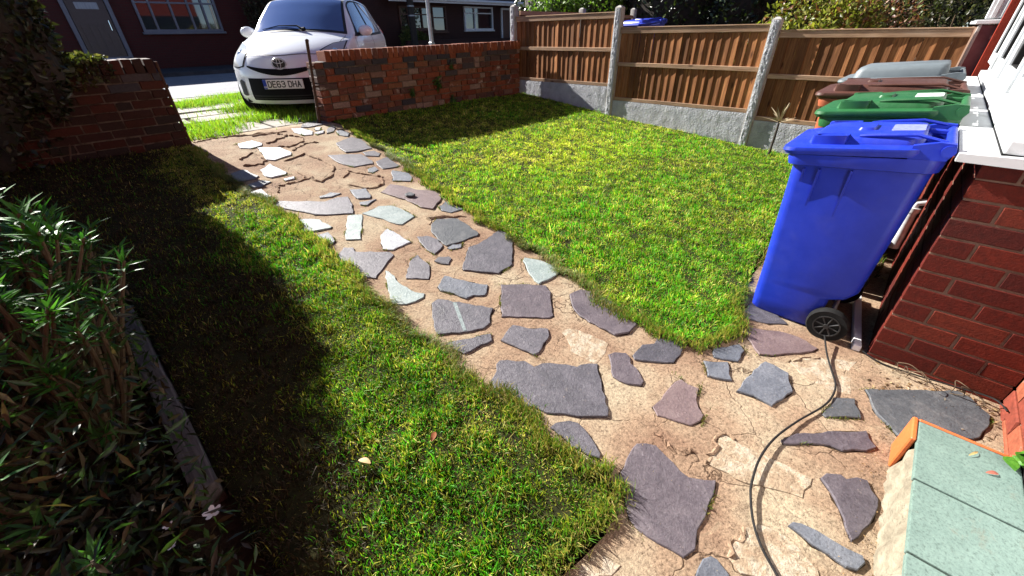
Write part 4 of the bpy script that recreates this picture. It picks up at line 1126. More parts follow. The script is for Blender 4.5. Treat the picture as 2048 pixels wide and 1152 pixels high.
    for s in (-1, 1):
        xc = s*(hw-.010)
        def ringz(r, x, n=28): return [(x, yw+r*ws*math.cos(2*math.pi*i/n), .0855+r*ws*math.sin(2*math.pi*i/n)) for i in range(n)]
        wl = MB().loft([ringz(.060, xc-.020), ringz(.088, xc-.022), ringz(.095, xc-.012), ringz(.095, xc+.012), ringz(.088, xc+.022), ringz(.083, xc+.0215), ringz(.081, xc+.019), ringz(.076, xc+.0215), ringz(.074, xc+.019), ringz(.068, xc+.0215), ringz(.060, xc+.020)], True, True).build('wheel', MT['black_rubber'], b, True)
        h = MB().loft([ringz(.060, xc+s*.020), ringz(.062, xc+s*.026), ringz(.056, xc+s*.026), ringz(.054, xc+s*.016)], False, False)
        h.loft([ringz(.014, xc+s*.018, 12), ringz(.013, xc+s*.029, 12)], False, True)
        for q in range(8):
            a = 2*math.pi*q/8+.2; ca, sa = math.cos(a), math.sin(a)
            h.tube([(xc+s*.022, yw+.011*ca, .0855+.011*sa), (xc+s*.022, yw+.051*ca, .0855+.051*sa)], .004, 5, False)
        h.build('hub', MT['hub'], wl, True)
    return b
MT['hub'] = simple('grey_black_plastic', (.010, .010, .010), (.018, .018, .019), 30, .6)
wheelie_bin('tall blue wheelie bin nearest the camera beside the bay window', (.235, .335, 0), R(0), 'bin_blue', 'bin_blue', .46, .47, .90, slope=.12, sticker='sticker_blue')
wheelie_bin('green wheelie bin with a white label, second in the row', (.84, .335, .01), R(-1), 'bin_green', 'bin_green', .48, .50, .955, slope=.10, sticker='sticker')
wheelie_bin('brown wheelie bin between the green and the grey bins', (1.46, .40, .015), R(1), 'bin_orange', 'bin_brown', .54, .62, .965, slope=.05)
wheelie_bin('grey-lidded wheelie bin at the far end of the row', (2.22, .41, .02), R(0), 'black_plastic', 'bin_grey', .56, .60, 1.00, style='plain', slope=.02, lidtilt=-.06)
wheelie_bin('blue wheelie bin standing behind the fence in the neighbouring garden', (4.75, 3.92, .43), R(75), 'bin_blue', 'bin_blue', .48, .52, .98, slope=.08)

# ------------------------------------------------------------------ hose on the path
hz = [.03, .010, .002, .002, .003, .003, .006, .010, .012, .010, .008, .004, .002, .002, .002]
pts = [(x, y, zg(y)+.013+z) for (x, y), z in zip(HOSE, hz)]
def crom(pts, k=6):
    out = []
    for i in range(len(pts)-1):
        p0 = Vector(pts[max(i-1, 0)]); p1 = Vector(pts[i]); p2 = Vector(pts[i+1]); p3 = Vector(pts[min(i+2, len(pts)-1)])
        for j in range(k):
            t = j/k
            out.append(.5*((2*p1)+(p2-p0)*t+(2*p0-5*p1+4*p2-p3)*t*t+(3*p1-p0-3*p2+p3)*t**3))
    out.append(Vector(pts[-1])); return out
tag(MB().tube(crom(pts), .0040, 8).build('hose', MT['hose'], None, True), 'thin black cable curving across the paving from the blue bin', 'cable')

# ------------------------------------------------------------------ odds and ends by the bay
MT['pipe_white'] = simple('dirty_white_pipe', (.40, .41, .42), (.62, .63, .64), 30, .4)
pp = empty('waste_pipe', 'short grey white waste pipe on the brick wall behind the bins', 'pipe', (1.25, .035, .25))
MB().tube([(0, 0, -.16), (0, .004, 0), (0, .004, .10)], .030, 14).build('pipe', MT['pipe_white'], pp, True)
MB().tube([(0, .004, .085), (0, .004, .115)], .037, 14).build('collar', MT['pipe_white'], pp, True)
MB().tube([(0, .004, .11), (0, -.0, .145), (0, -.06, .165)], .022, 12).build('elbow', MT['pipe_white'], pp, True)
bt = empty('batten', 'white painted batten lying on the ground behind the blue bin wheel', 'plank', (.20, .068, .0))
MB().box(-.20, .34, -.016, .016, .006, .038, .003).build('timber', MT['white_paint'], bt); bt.rotation_euler = (0, 0, R(7))
st = empty('dead_stems', 'tangle of pale dead plant stems at the foot of the bay', 'stems', (0, -.2, 0))
r_ = random.Random(4)
for k in range(5):
    a = r_.uniform(-.13, .10); p = [(-.03+r_.uniform(-.04, .0), a, .008)]
    for j in range(5):
        q = p[-1]; p.append((q[0]+r_.uniform(-.025, .02), q[1]+r_.uniform(-.06, .03), max(.006, .02+.06*math.sin((j+1)/5*3.1)*r_.uniform(.3, 1))))
    MB().tube(crom(p, 4), r_.uniform(.0014, .0024), 5).build('stem', MT['twig'], st, True)
cb = MB().tube(crom([(.0, .02, .02), (-.03, -.06, .012), (-.035, -.18, .02), (-.03, -.30, .03), (-.05, -.40, .05), (-.12, -.43, .06)]), .0032, 6).build('wire', MT['hose'], None, True)
tag(cb, 'thin dark wire running along the foot of the bay brickwork', 'wire')

def leaf_obj(name, label, loc, L, W, col, rz, rx=.2, cat='leaf'):
    m, nt, b = newmat('dead_leaf'); b.inputs['Base Color'].default_value = (*col, 1); b.inputs['Roughness'].default_value = .7
    n = 7; vs = []; fs = []
    for i in range(n+1):
        t = i/n; w = W*.5*math.sin(math.pi*min(t*.95+.03, 1))**.8
        z = .005*math.sin(t*3)+.001
        vs += [(t*L-L/2, -w, z+w*.25), (t*L-L/2, 0, z), (t*L-L/2, w, z+w*.4)]
    for i in range(n):
        for j in range(2): fs.append((i*3+j, (i+1)*3+j, (i+1)*3+j+1, i*3+j+1))
    o = MB().add(vs, fs).build(name, m, None, True); o.location = loc; o.rotation_euler = (rx, .1, rz)
    return tag(o, label, cat)
leaf_obj('fallen_leaf', 'curled rust brown leaf lying on the left lawn', (-1.694, 1.091, zg(1.09)+.045), .045, .02, (.22, .07, .02), .6)
leaf_obj('fallen_leaf', 'pale tan dead leaf on the left lawn by the shadow edge', (-1.917, 1.18, zg(1.18)+.045), .05, .024, (.42, .28, .14), 2.0)
leaf_obj('fallen_leaf', 'reddish dry leaf lying on the green step tiles', (-.655, -.325, .1635), .038, .012, (.30, .08, .05), -.9)
leaf_obj('fallen_leaf', 'yellow brown twiglet leaf on the step near its orange edge', (-.60, -.285, .1635), .05, .007, (.40, .27, .10), -.5)
chip = MB().prism([(-.46, 3.062), (-.402, 3.071), (-.395, 3.006), (-.438, 2.99), (-.467, 3.03)], lambda x, y: zg(y)+.02, lambda x, y: zg(y)+.034, .004).build('slate_chip', MT['st_d'])
tag(chip, 'small loose slate chip lying on a pinkish paving stone', 'stone')
# green leaves at the right end of the step
wd = empty('weed', 'bright green broad-leaved weed at the right end of the step', 'plant', (-.56, -.40, .15))
wl = random.Random(8)
MT['weed_leaf'] = simple('weed_leaf', (.045, .15, .012), (.085, .22, .02), 60, .5, .3, 90)
for k in range(15):
    a = wl.uniform(0, 6.28); L = wl.uniform(.020, .040)
    vs = [(0, 0, 0)]; n = 9
    for i in range(n+1):
        t = -1.15+2.3*i/n; vs.append((L*math.cos(t*1.1)*(.8+.2*math.cos(3*t)), L*.8*math.sin(t*1.1), .01*math.cos(t)))
    o = MB().add(vs, [(0, i, i+1) for i in range(1, n+1)]).build('leaf', MT['weed_leaf'], wd)
    o.location = (wl.uniform(-.03, .03), wl.uniform(-.015, .03), wl.uniform(.02, .06)); o.rotation_euler = (wl.uniform(-.3, .3), wl.uniform(-.5, .1), a)

# debris and weeds on the strip behind the bins
def strip(n, seed):
    r = np.random.default_rng(seed)
    P = np.stack([r.uniform(.5, 3.5, n), r.uniform(.04, .75, n)], 1)
    k = lump(P, 6, seed) > .15; P = P[k]; n = len(P)
    C = palette(n, [(.07, .15, .015), (.12, .15, .025), (.25, .18, .07), (.10, .07, .03)], seed)
    o = link('grass_behind_bins', blades('grass_behind_bins', np.column_stack([P, np.full(n, .006)]), r.uniform(.02, .07, n), r.uniform(.004, .008, n), C, .9, seed=seed))
    tag(o, 'patchy grass and weeds on the ground behind the bins', 'grass', kind='stuff')
strip(9000, 51)
def litter(name, n, X, Y, seed, label, zoff=.006, size=(.012, .035)):
    r = np.random.default_rng(seed)
    P = np.column_stack([r.uniform(*X, n), r.uniform(*Y, n), np.zeros(n)]); P[:, 2] = zga(P[:, 1])+zoff
    D = rdirs(n, seed); D[:, 2] *= .25; U = rdirs(n, seed+1, 3)
    L = r.uniform(*size, n)
    o = link(name, leaves(name, P, D, U, L, L*r.uniform(.3, .6, n), palette(n, [(.16, .09, .045), (.30, .19, .09), (.10, .06, .03), (.36, .27, .15), (.05, .035, .02)], seed)))
    tag(o, label, 'litter', kind='stuff')
litter('leaf_litter', 420, (.4, 3.4), (.02, .6), 61, 'brown leaf litter scattered behind the bins')
litter('leaf_litter', 260, (-.30, .0), (-.44, -.02), 62, 'dry leaf litter along the foot of the bay', size=(.008, .022))
litter('grit', 420, (-1.35, -.50), (-.20, -.06), 63, 'dark grit and crumbs along the foot of the step', .010, (.003, .010))
litter('grit', 700, (-1.6, .0), (-.1, 1.6), 64, 'fine dark specks of grit scattered over the path', .018, (.002, .006))

# ------------------------------------------------------------------ parked car
MT['car_paint'] = simple('white_car_paint', (.82, .85, .90), None, rough=.22)
MT['car_paint'].node_tree.nodes['Principled BSDF'].inputs['Coat Weight'].default_value = .8
MT['car_paint'].node_tree.nodes['Principled BSDF'].inputs['Coat Roughness'].default_value = .04
MT['car_glass'] = glassmat('car_glass', (.055, .10, .28), .04)  # blue base stands in for the sky's reflection
MT['lamp_glass'] = glassmat('lamp_glass', (.42, .44, .46), .08)
MT['chrome'] = simple('chrome', (.75, .76, .78), None, rough=.12, metal=1)
MT['emblem'] = simple('bright_emblem', (.62, .64, .68), None, rough=.25, metal=.3)
MT['plate_white'] = simple('plate_white', (.70, .70, .68), None, rough=.4)
MT['plate_blue'] = simple('plate_blue', (.01, .05, .40), None, rough=.4)
MT['red_lens'] = simple('red_lens', (.45, .02, .015), None, rough=.15)
MT['shut_line'] = simple('shut_line', (.02, .02, .022), None, rough=.6)

ST = np.array([  # x, z, half width, crown, sweep  (front bumper bottom -> bonnet -> roof -> tail)
 (-.07, .155, .72, .00, .30), (-.01, .24, .765, .00, .33), (.00, .40, .775, .00, .35), (-.005, .53, .77, .00, .35), (-.035, .64, .76, .00, .35),
 (-.10, .745, .735, .01, .36), (-.30, .850, .735, .04, .30), (-.56, .935, .735, .05, .22), (-.78, .995, .70, .05, .20), (-1.20, 1.25, .615, .03, .12),
 (-1.52, 1.415, .565, .03, .07), (-1.95, 1.465, .555, .045, .03), (-2.55, 1.455, .55, .045, .0), (-2.98, 1.40, .545, .04, -.02), (-3.20, 1.20, .60, .02, -.06),
 (-3.34, .98, .68, .0, -.10), (-3.40, .70, .71, .0, -.14), (-3.38, .44, .70, .0, -.14), (-3.28, .22, .66, .0, -.12)], float)
def cr(A, t):
    n = len(A); t = min(max(t, 0), n-1-1e-6); i = int(t); f = t-i
    p = [A[min(max(i+k, 0), n-1)] for k in (-1, 0, 1, 2)]
    return .5*(2*p[1]+(p[2]-p[0])*f+(2*p[0]-5*p[1]+4*p[2]-p[3])*f*f+(3*p[1]-p[0]-3*p[2]+p[3])*f**3)
def S(v, u):
    x, z, w, c, s = cr(ST, v-1); a = abs(u)
    return np.array([x-s*a**2.3, w*u, z-c*a**2.2])
def E(v): return S(v, 1.0)
zr = np.array([.19, .30, .44, .60, .76, .915]); yr = np.array([.755, .79, .806, .808, .800, .775])
cols = []
c0 = [E(v) for v in (1, 2, 3, 4, 5, 6)]; c0.append(E(6)); cols.append(np.array(c0))
for v in range(7, 16):
    e = E(v); k = v-7; zz = zr.copy()
    if k == 0: zz = np.array([.20, .29, .42, .55, .68, e[2]-.03]); yy = np.array([.765, .785, .795, .79, .78, .755]); zz[0] = .165
    elif k == 1: zz = np.array([.19, .30, .43, .58, .73, e[2]-.03]); yy = np.array([.74, .78, .80, .802, .79, .755])
    elif k == 2: zz = np.array([.19, .30, .44, .60, .76, e[2]-.03]); yy = yr.copy(); yy[5] = .755
    elif v == 15: yy = yr-.035; zz = zr+np.array([.02, 0, 0, 0, 0, .03])
    elif v == 14: yy = yr-.012
    else: yy = yr
    cols.append(np.array([(e[0], yy[r], zz[r]) for r in range(6)]+[tuple(e)]))
cl = [E(v) for v in (19, 18.6, 18, 17.4, 16.7, 16)]; cl.append(E(16)); cols.append(np.array(cl))
CG = np.array(cols)
def T(c, r, s=1):
    row = np.array([cr(CG[:, k], c) for k in range(7)])
    p = cr(row, r); p[1] *= s
    return p
car = empty('parked_car', 'small white hatchback parked on the pavement beyond the gateway', 'car', (0, 0, 0))
bodym = MB()
nv, nu = 90, 28
bodym.add([S(1+18*i/nv, -1+2*j/nu) for i in range(nv+1) for j in range(nu+1)], [(i*(nu+1)+j, i*(nu+1)+j+1, (i+1)*(nu+1)+j+1, (i+1)*(nu+1)+j) for i in range(nv) for j in range(nu)])
for s in (1, -1):
    nc, nr = 44, 26
    bodym.add([T(10*i/nc, 6*j/nr, s) for i in range(nc+1) for j in range(nr+1)], [(i*(nr+1)+j, i*(nr+1)+j+1, (i+1)*(nr+1)+j+1, (i+1)*(nr+1)+j) for i in range(nc) for j in range(nr)])
me = bodym.mesh('body', MT['car_paint'])
bm = bmesh.new(); bm.from_mesh(me); bmesh.ops.remove_doubles(bm, verts=bm.verts[:], dist=.012); bmesh.ops.recalc_face_normals(bm, faces=bm.faces[:]); bm.to_mesh(me); bm.free()
me.polygons.foreach_set('use_smooth', [True]*len(me.polygons))
body = link('body', me, car)
MB().box(-3.2, -.25, -.66, .66, .17, .26).build('underbody', MT['black_plastic'], car)
def nrm(F, a, b):
    e = .01
    n = np.cross(F(a+e, b)-F(a-e, b), F(a, b+e)-F(a, b-e)); return n/(np.linalg.norm(n)+1e-9)
def patch(name, F, lo, hi, mat, parent, off=.006, n=10, m=8, flip=False, ctr=np.array([-1.6, 0, .7])):
    """skin patch lofted between two polylines given in surface coordinates"""
    def at(line, t):
        k = t*(len(line)-1); i = min(int(k), len(line)-2); f = k-i
        return np.array(line[i])*(1-f)+np.array(line[i+1])*f
    g = MB(); vs = []
    for i in range(n+1):
        a = at(lo, i/n); b = at(hi, i/n)
        for j in range(m+1):
            q = a+(b-a)*j/m; p = F(q[0], q[1]); nn = nrm(F, q[0], q[1])
            if np.dot(nn, p-ctr) < 0: nn = -nn
            vs.append(p+nn*off)
    g.add(vs, [(i*(m+1)+j, i*(m+1)+j+1, (i+1)*(m+1)+j+1, (i+1)*(m+1)+j) for i in range(n) for j in range(m)])
    return g.build(name, mat, parent, True)
# glass
patch('windscreen_surround', S, [(9.02, u) for u in np.linspace(-.97, .97, 9)], [(11.0, u) for u in np.linspace(-.97, .97, 9)], MT['shut_line'], car, .004, 20, 12)
ws = patch('windscreen', S, [(9.14, u) for u in np.linspace(-.915, .915, 9)], [(10.93, u) for u in np.linspace(-.91, .91, 9)], MT['car_glass'], car, .008, 20, 12)
patch('rear_window', S, [(14.15, u) for u in np.linspace(-.85, .85, 7)], [(15.6, u) for u in np.linspace(-.85, .85, 7)], MT['car_glass'], car, .008, 14, 8)
for s in (1, -1):
    Fs = lambda c, r, s=s: T(c, r, s)
    patch('window_surround', Fs, [(3.25, 5.05), (4.5, 5.05), (6.2, 5.05), (7.9, 5.12)], [(3.9, 5.50), (4.6, 5.93), (6.2, 5.95), (7.6, 5.88)], MT['shut_line'], car, .004, 24, 8)
    patch('side_window', Fs, [(3.75, 5.15), (4.6, 5.13), (6.0, 5.13)], [(4.1, 5.55), (4.75, 5.86), (6.0, 5.88)], MT['car_glass'], car, .009, 16, 8)
    patch('side_window', Fs, [(6.2, 5.13), (7.0, 5.15), (7.72, 5.22)], [(6.2, 5.88), (7.0, 5.87), (7.5, 5.80)], MT['car_glass'], car, .009, 12, 8)
    patch('door_line', Fs, [(6.08, .9), (6.08, 3), (6.08, 5.05)], [(6.11, .9), (6.11, 3), (6.11, 5.05)], MT['shut_line'], body, .003, 12, 1)
    patch('door_line', Fs, [(3.02, .9), (3.02, 3), (3.2, 5.0)], [(3.05, .9), (3.05, 3), (3.23, 5.0)], MT['shut_line'], body, .003, 12, 1)
    hp = T(5.7, 3.9, s)
    MB().box(hp[0]-.09, hp[0]+.09, hp[1]-.018, hp[1]+.018, hp[2]-.014, hp[2]+.014, .008, 2).build('door_handle', MT['car_paint'], car, True)
    # headlamp wraps round the corner
    hl = patch('headlight', S, [(4.75, s*.72), (4.6, s*.84), (4.7, s*.97)], [(6.25, s*.66), (7.2, s*.80), (7.7, s*.97)], MT['lamp_glass'], car, .010, 14, 12)
    patch('lamp_side', Fs, [(.02, 3.2), (.45, 4.4), (.9, 5.3)], [(.02, 5.9), (.5, 5.95), (.95, 5.97)], MT['lamp_glass'], hl, .008, 8, 6)
    patch('bezel', S, [(4.66, s*.70), (4.5, s*.84), (4.6, s*.99)], [(6.35, s*.635), (7.32, s*.79), (7.85, s*.99)], MT['shut_line'], hl, .005, 14, 12)
    c = S(6.25, s*.84)
    MB().ell((c[0]-.050, c[1], c[2]-.03), (.065, .075, .068), 16, 10).build('reflector', MT['chrome'], hl, True)
    patch('fog_light', S, [(2.15, s*.77), (2.1, s*.84), (2.2, s*.90)], [(3.2, s*.77), (3.4, s*.84), (3.2, s*.90)], MT['shut_line'], car, .007, 8, 8)
    # mirrors
    mp = T(3.95, 5.12, s)
    mr = MB().ell((mp[0]+.03, mp[1]+s*.115, mp[2]+.055), (.065, .105, .072), 18, 12).build('mirror', MT['car_paint'], car, True)
    MB().ell((mp[0]-.012, mp[1]+s*.115, mp[2]+.055), (.035, .092, .060), 14, 10).build('mirror_glass', MT['chrome'], mr, True)
    MB().tube([(mp[0]+.02, mp[1]-.01*s, mp[2]+.01), (mp[0]+.025, mp[1]+s*.05, mp[2]+.03)], .022, 8).build('mirror_arm', MT['black_plastic'], mr, True)
    patch('tail_light', Fs, [(9.15, 5.0), (9.6, 5.0), (9.93, 5.1)], [(9.1, 5.75), (9.5, 5.80), (9.85, 5.78)], MT['red_lens'], car, .008, 8, 8)
    # wheels
    for xw in (-.68, -3.4+.53):
        cy = s*.665
        def rg(r, y, n=30, xw=xw): return [(xw+r*math.cos(2*math.pi*i/n), y, .275+r*math.sin(2*math.pi*i/n)) for i in range(n)]
        MB().loft([rg(.325, s*.60), rg(.325, s*.795)], False, True).build('wheel_arch', MT['black_plastic'], body)
        wl_ = MB().loft([rg(.19, cy-s*.08), rg(.265, cy-s*.085), rg(.275, cy-s*.06), rg(.275, cy+s*.09), rg(.265, cy+s*.112), rg(.19, cy+s*.110)], True, True).build('wheel', MT['black_rubber'], car, True)
        rm = MB().loft([rg(.19, cy+s*.110), rg(.185, cy+s*.122), rg(.17, cy+s*.118), rg(.16, cy+s*.095)], False, True)
        for q in range(7):
            a = 2*math.pi*q/7
            rm.tube([(xw+.03*math.cos(a), cy+s*.115, .275+.03*math.sin(a)), (xw+.17*math.cos(a), cy+s*.112, .275+.17*math.sin(a))], .018, 6)
        rm.build('rim', MT['steel'], wl_, True)
# grille, intake, badge, plate
patch('grille', S, [(4.42, u) for u in np.linspace(-.60, .60, 13)], [(4.70+.30*abs(u)**1.2 if abs(u) < .59 else 4.60, u) for u in np.linspace(-.60, .60, 13)], MT['black_plastic'], car, .008, 26, 4)
def gl(u): return 4.64-.86*(1-min(1, abs(u)/.62)**1.9)
def gh(u): return 4.80-.36*(1-min(1, abs(u)/.62)**2.1)
o = patch('grille_slot', S, [(gl(u), u) for u in np.linspace(-.62, .62, 17)], [(gh(u), u) for u in np.linspace(-.62, .62, 17)], MT['black_plastic'], car, .010, 32, 4)
bpy.data.objects.remove(bpy.data.objects['grille'])
patch('intake', S, [(1.75, u) for u in np.linspace(-.66, .66, 9)], [(3.55, u) for u in np.linspace(-.64, .64, 9)], MT['black_plastic'], car, .009, 24, 10)
for vv in (1.95, 2.15): patch('intake_slat', S, [(vv, u) for u in np.linspace(-.60, .60, 7)], [(vv+.07, u) for u in np.linspace(-.60, .60, 7)], MT['hub'], car, .016, 20, 2)
patch('bonnet_line', S, [(5.85+.12*abs(u)-.05*math.cos(u*9), u) for u in np.linspace(-.72, .72, 25)], [(5.92+.12*abs(u)-.05*math.cos(u*9), u) for u in np.linspace(-.72, .72, 25)], MT['shut_line'], body, .004, 40, 1)
for s in (1, -1): patch('bonnet_line', S, [(6.0, s*.745), (7.2, s*.86), (8.9, s*.93)], [(6.0, s*.755), (7.2, s*.87), (8.9, s*.94)], MT['shut_line'], body, .003, 20, 1)
bc = S(5.02, 0); bx = bc[0]+.018
bdg = MB().ell((bx-.010, 0, bc[2]), (.016, .088, .064), 24, 12).build('badge', MT['shut_line'], car, True)
def ring(cy, cz, ry, rz_, r=.0065, n=28): return [(bx+.012, cy+ry*math.cos(2*math.pi*i/n), cz+rz_*math.sin(2*math.pi*i/n)) for i in range(n+1)]
em = MB().tube(ring(0, bc[2], .088, .064), .0055, 6, False).tube(ring(0, bc[2]+.002, .022, .055), .005, 6, False).tube(ring(0, bc[2]+.028, .066, .024), .005, 6, False)
em.build('emblem', MT['emblem'], bdg, True)
pc = S(3.05, 0)
npl = MB().box(pc[0]+.014, pc[0]+.026, -.26, .26, pc[2]-.056, pc[2]+.056, .003).build('number_plate', MT['plate_white'], car)
MB().box(pc[0]+.0262, pc[0]+.0272, -.258, -.215, pc[2]-.054, pc[2]+.054).build('blue_band', MT['plate_blue'], npl)
def text_mesh(name, txt, size, mat, bold=.012):
    cu = bpy.data.curves.new(name, 'FONT'); cu.body = txt; cu.size = size; cu.extrude = .0008; cu.offset = bold*size; cu.align_x = 'CENTER'; cu.align_y = 'CENTER'
    t = bpy.data.objects.new(name, cu); COL.objects.link(t); bpy.context.view_layer.update()
    me = bpy.data.meshes.new_from_object(t.evaluated_get(bpy.context.evaluated_depsgraph_get()))
    bpy.data.objects.remove(t); bpy.data.curves.remove(cu)
    me.name = name; me.materials.clear(); me.materials.append(mat)
    return me
# plate characters: upright block letters built from straight strokes; the car's +Y is on the viewer's right
GLY = {'D': [(0, 0, 0, 1), (0, 1, .7, 1), (.7, 1, 1, .78), (1, .78, 1, .22), (1, .22, .7, 0), (.7, 0, 0, 0)],
       'E': [(0, 0, 0, 1), (0, 1, 1, 1), (0, .52, .85, .52), (0, 0, 1, 0)],
       '6': [(.95, .9, .72, 1), (.72, 1, .28, 1), (.28, 1, 0, .8), (0, .8, 0, .2), (0, .2, .25, 0), (.25, 0, .75, 0), (.75, 0, 1, .2), (1, .2, 1, .4), (1, .4, .75, .56), (.75, .56, 0, .5)],
       '3': [(0, .88, .25, 1), (.25, 1, .75, 1), (.75, 1, 1, .82), (1, .82, 1, .66), (1, .66, .72, .53), (.72, .53, .35, .53), (.72, .53, 1, .38), (1, .38, 1, .18), (1, .18, .75, 0), (.75, 0, .25, 0), (.25, 0, 0, .12)],
       'H': [(0, 0, 0, 1), (1, 0, 1, 1), (0, .5, 1, .5)], 'A': [(0, 0, .5, 1), (.5, 1, 1, 0), (.22, .36, .78, .36)]}
pm = MB(); yy = -.195; cw, ch, sw = .040, .066, .0125
for q in 'DE63 DHA':
    if q == ' ': yy += .030; continue
    for a, b, c_, d_ in GLY[q]:
        p0 = Vector((yy+a*cw, pc[2]-.033+b*ch)); p1 = Vector((yy+c_*cw, pc[2]-.033+d_*ch)); t = (p1-p0).normalized(); n_ = Vector((-t.y, t.x))*sw/2; e_ = t*sw*.42
        cs = [p0-e_-n_, p1+e_-n_, p1+e_+n_, p0-e_+n_]
        pm.loft([[(pc[0]+.0262, k.x, k.y) for k in cs], [(pc[0]+.0275, k.x, k.y) for k in cs]])
    yy += cw+.0185
pm.build('plate_lettering', MT['shut_line'], npl)
gm = text_mesh('country_code', 'GB', .03, MT['plate_white'], .01)
for v in gm.vertices: v.co = Vector((pc[0]+.0278+v.co.z, -.2365+v.co.x, pc[2]-.032+v.co.y))
link('country_code', gm, npl)
# wiper and roof aerial
w0 = S(9.10, .10); w1 = S(9.55, -.50)
n0 = nrm(S, 9.3, 0); n0 = n0 if n0[2] > 0 else -n0
MB().tube([S(9.05, .18)+n0*.02, S(9.22, .05)+n0*.03, S(9.28, -.35)+n0*.022, S(9.2, -.72)+n0*.018], [.014, .010, .007, .004], 6).build('wiper', MT['black_plastic'], car, True)
MB().tube([S(9.1, .15)+n0*.015, S(9.05, .22)+n0*.03], [.02, .022], 8).build('wiper_pivot', MT['black_plastic'], car, True)
ca = -.76
car.location = (-.02, 6.20, .42)
car.rotation_euler = (0, 0, math.atan2(-math.cos(ca), math.sin(ca)))
car.scale = (.95, .95, .95)

# ------------------------------------------------------------------ trees, hedges and shrubs
def crown_pts(n, boxes, seed, shell=.45):
    """points in the outer shell of a set of ellipsoids (cx,cy,cz,rx,ry,rz,weight)"""
    r = np.random.default_rng(seed); W = np.array([b[6] for b in boxes]); W = W/W.sum()
    k = r.choice(len(boxes), n, p=W); B = np.array([b[:6] for b in boxes])[k]
    d = r.normal(size=(n, 3)); d /= np.linalg.norm(d, axis=1, keepdims=True)
    rad = 1-shell*r.uniform(0, 1, n)**1.5
    rad = rad*(1+.10*np.sin(d[:, 0]*7+B[:, 0]*3)*np.sin(d[:, 2]*6+B[:, 1]))
    return B[:, :3]+d*B[:, 3:]*rad[:, None], d
def bush(name, label, cat, boxes, n, L, cols, seed, mat=None, trunk=None, group=None, wr=.5, zmin=None, core=0.0):
    base = (boxes[0][0], boxes[0][1], zg(boxes[0][1]))
    e = empty(name, label, cat, base, group=group)
    P, d = crown_pts(n, boxes, seed)
    if zmin is not None:
        k = P[:, 2] > zmin; P = P[k]; d = d[k]
    n = len(P); r = np.random.default_rng(seed+3)
    D = d*.6+rdirs(n, seed+1, .2); U = d+rdirs(n, seed+2, .6)*.9
    Ls = L*r.uniform(.6, 1.3, n)
    me = leaves('foliage', P-np.array(base), D, U, Ls, Ls*wr*r.uniform(.8, 1.2, n), palette(n, cols, seed+4, .35), mat)
    o = link('foliage', me, e); o['kind'] = 'stuff'
    if core:        # solid core added inside the crown so no sun leaks through
        tm_ = MB()
        rc = random.Random(seed+9)
        for b in boxes:
            k0 = len(tm_.v); tm_.ell((b[0]-base[0], b[1]-base[1], b[2]-base[2]), (b[3]*core, b[4]*core, b[5]*core), 18, 12)
            tm_.v[k0:] = [(x+rc.uniform(-.04, .04), y+rc.uniform(-.04, .04), z+rc.uniform(-.04, .04)) for x, y, z in tm_.v[k0:]]
        tm_.build('solid_core', MT['pole'], e)
    # limbs from the foot into each part of the crown
    rr = random.Random(seed); m = MB()
    for b in boxes:
        for q in range(3):
            a = Vector((rr.uniform(-.08, .08), rr.uniform(-.08, .08), -.05)) + Vector((b[0]-base[0], b[1]-base[1], 0))*.35
            t = Vector((b[0]+b[3]*rr.uniform(-.5, .5)-base[0], b[1]+b[4]*rr.uniform(-.5, .5)-base[1], b[2]+b[5]*rr.uniform(0, .6)-base[2]))
            mid = (a+t)/2+Vector((rr.uniform(-.1, .1), rr.uniform(-.1, .1), .05))
            w = trunk or .03
            m.tube([a, mid, t], [w, w*.7, w*.25], 7)
    m.build('branch' if trunk is None else 'trunk', MT['bark'], e, True)
    return e
DK = [(.012, .020, .007), (.018, .028, .009), (.022, .024, .010), (.03, .035, .012)]
# the hedge over the left-hand wall: its outline throws the long shade over the left lawn
bush('hedge', 'tall dark evergreen hedge towering over the shaded left brick wall', 'hedge',
     [(-3.0, 5.45, 1.5, .95, .55, 1.40, 4), (-2.35, 5.42, 1.60, .42, .40, .80, 2.2), (-3.9, 5.5, 1.6, 1.0, .6, 1.40, 3), (-4.9, 5.3, 1.5, 1.0, .7, 1.5, 3), (-2.15, 5.42, 1.35, .24, .30, .60, 1.2)], 40000, .055, DK+[(.05, .06, .015)], 101, MT['leaf_gloss'], .05, core=.90)
bush('ivy', 'ivy trailing along the top of the shaded left wall', 'ivy',
     [(-2.35, 5.46, 1.18, .55, .16, .07, 3), (-1.95, 5.46, 1.17, .28, .15, .045, 1.5), (-2.1, 5.38, 1.08, .45, .03, .12, 1)], 3200, .035, [(.05, .06, .013), (.08, .085, .02), (.03, .04, .01), (.10, .09, .035)], 102, MT['leaf'], .008, wr=.8)
# beyond the fence
bush('hedge', 'dark green laurel hedge behind the neighbouring fence', 'hedge',
     [(9.2, 5.6, 1.9, 1.0, 1.6, 1.8, 3), (9.0, 7.6, 1.9, 1.0, 1.4, 1.8, 3), (9.4, 3.9, 1.8, 1.0, 1.0, 1.7, 3), (10.2, 9.8, 2.0, 1.2, 1.6, 2.0, 2), (10, 2.6, 1.7, 1.2, 1.0, 1.5, 2)], 24000, .12, [(.02, .035, .012), (.03, .05, .015), (.045, .065, .02), (.015, .022, .01)], 103, MT['leaf_gloss'], .06, core=.75)
bush('shrub', 'bright green sunlit shrub at the street end behind the fence', 'shrub',
     [(7.3, 7.6, 1.35, .8, .7, .9, 2), (8.0, 6.9, 1.4, .7, .7, 1.0, 1.5)], 7000, .11, [(.09, .17, .02), (.12, .20, .03), (.06, .11, .015)], 104, MT['leaf'], .03, core=.6)
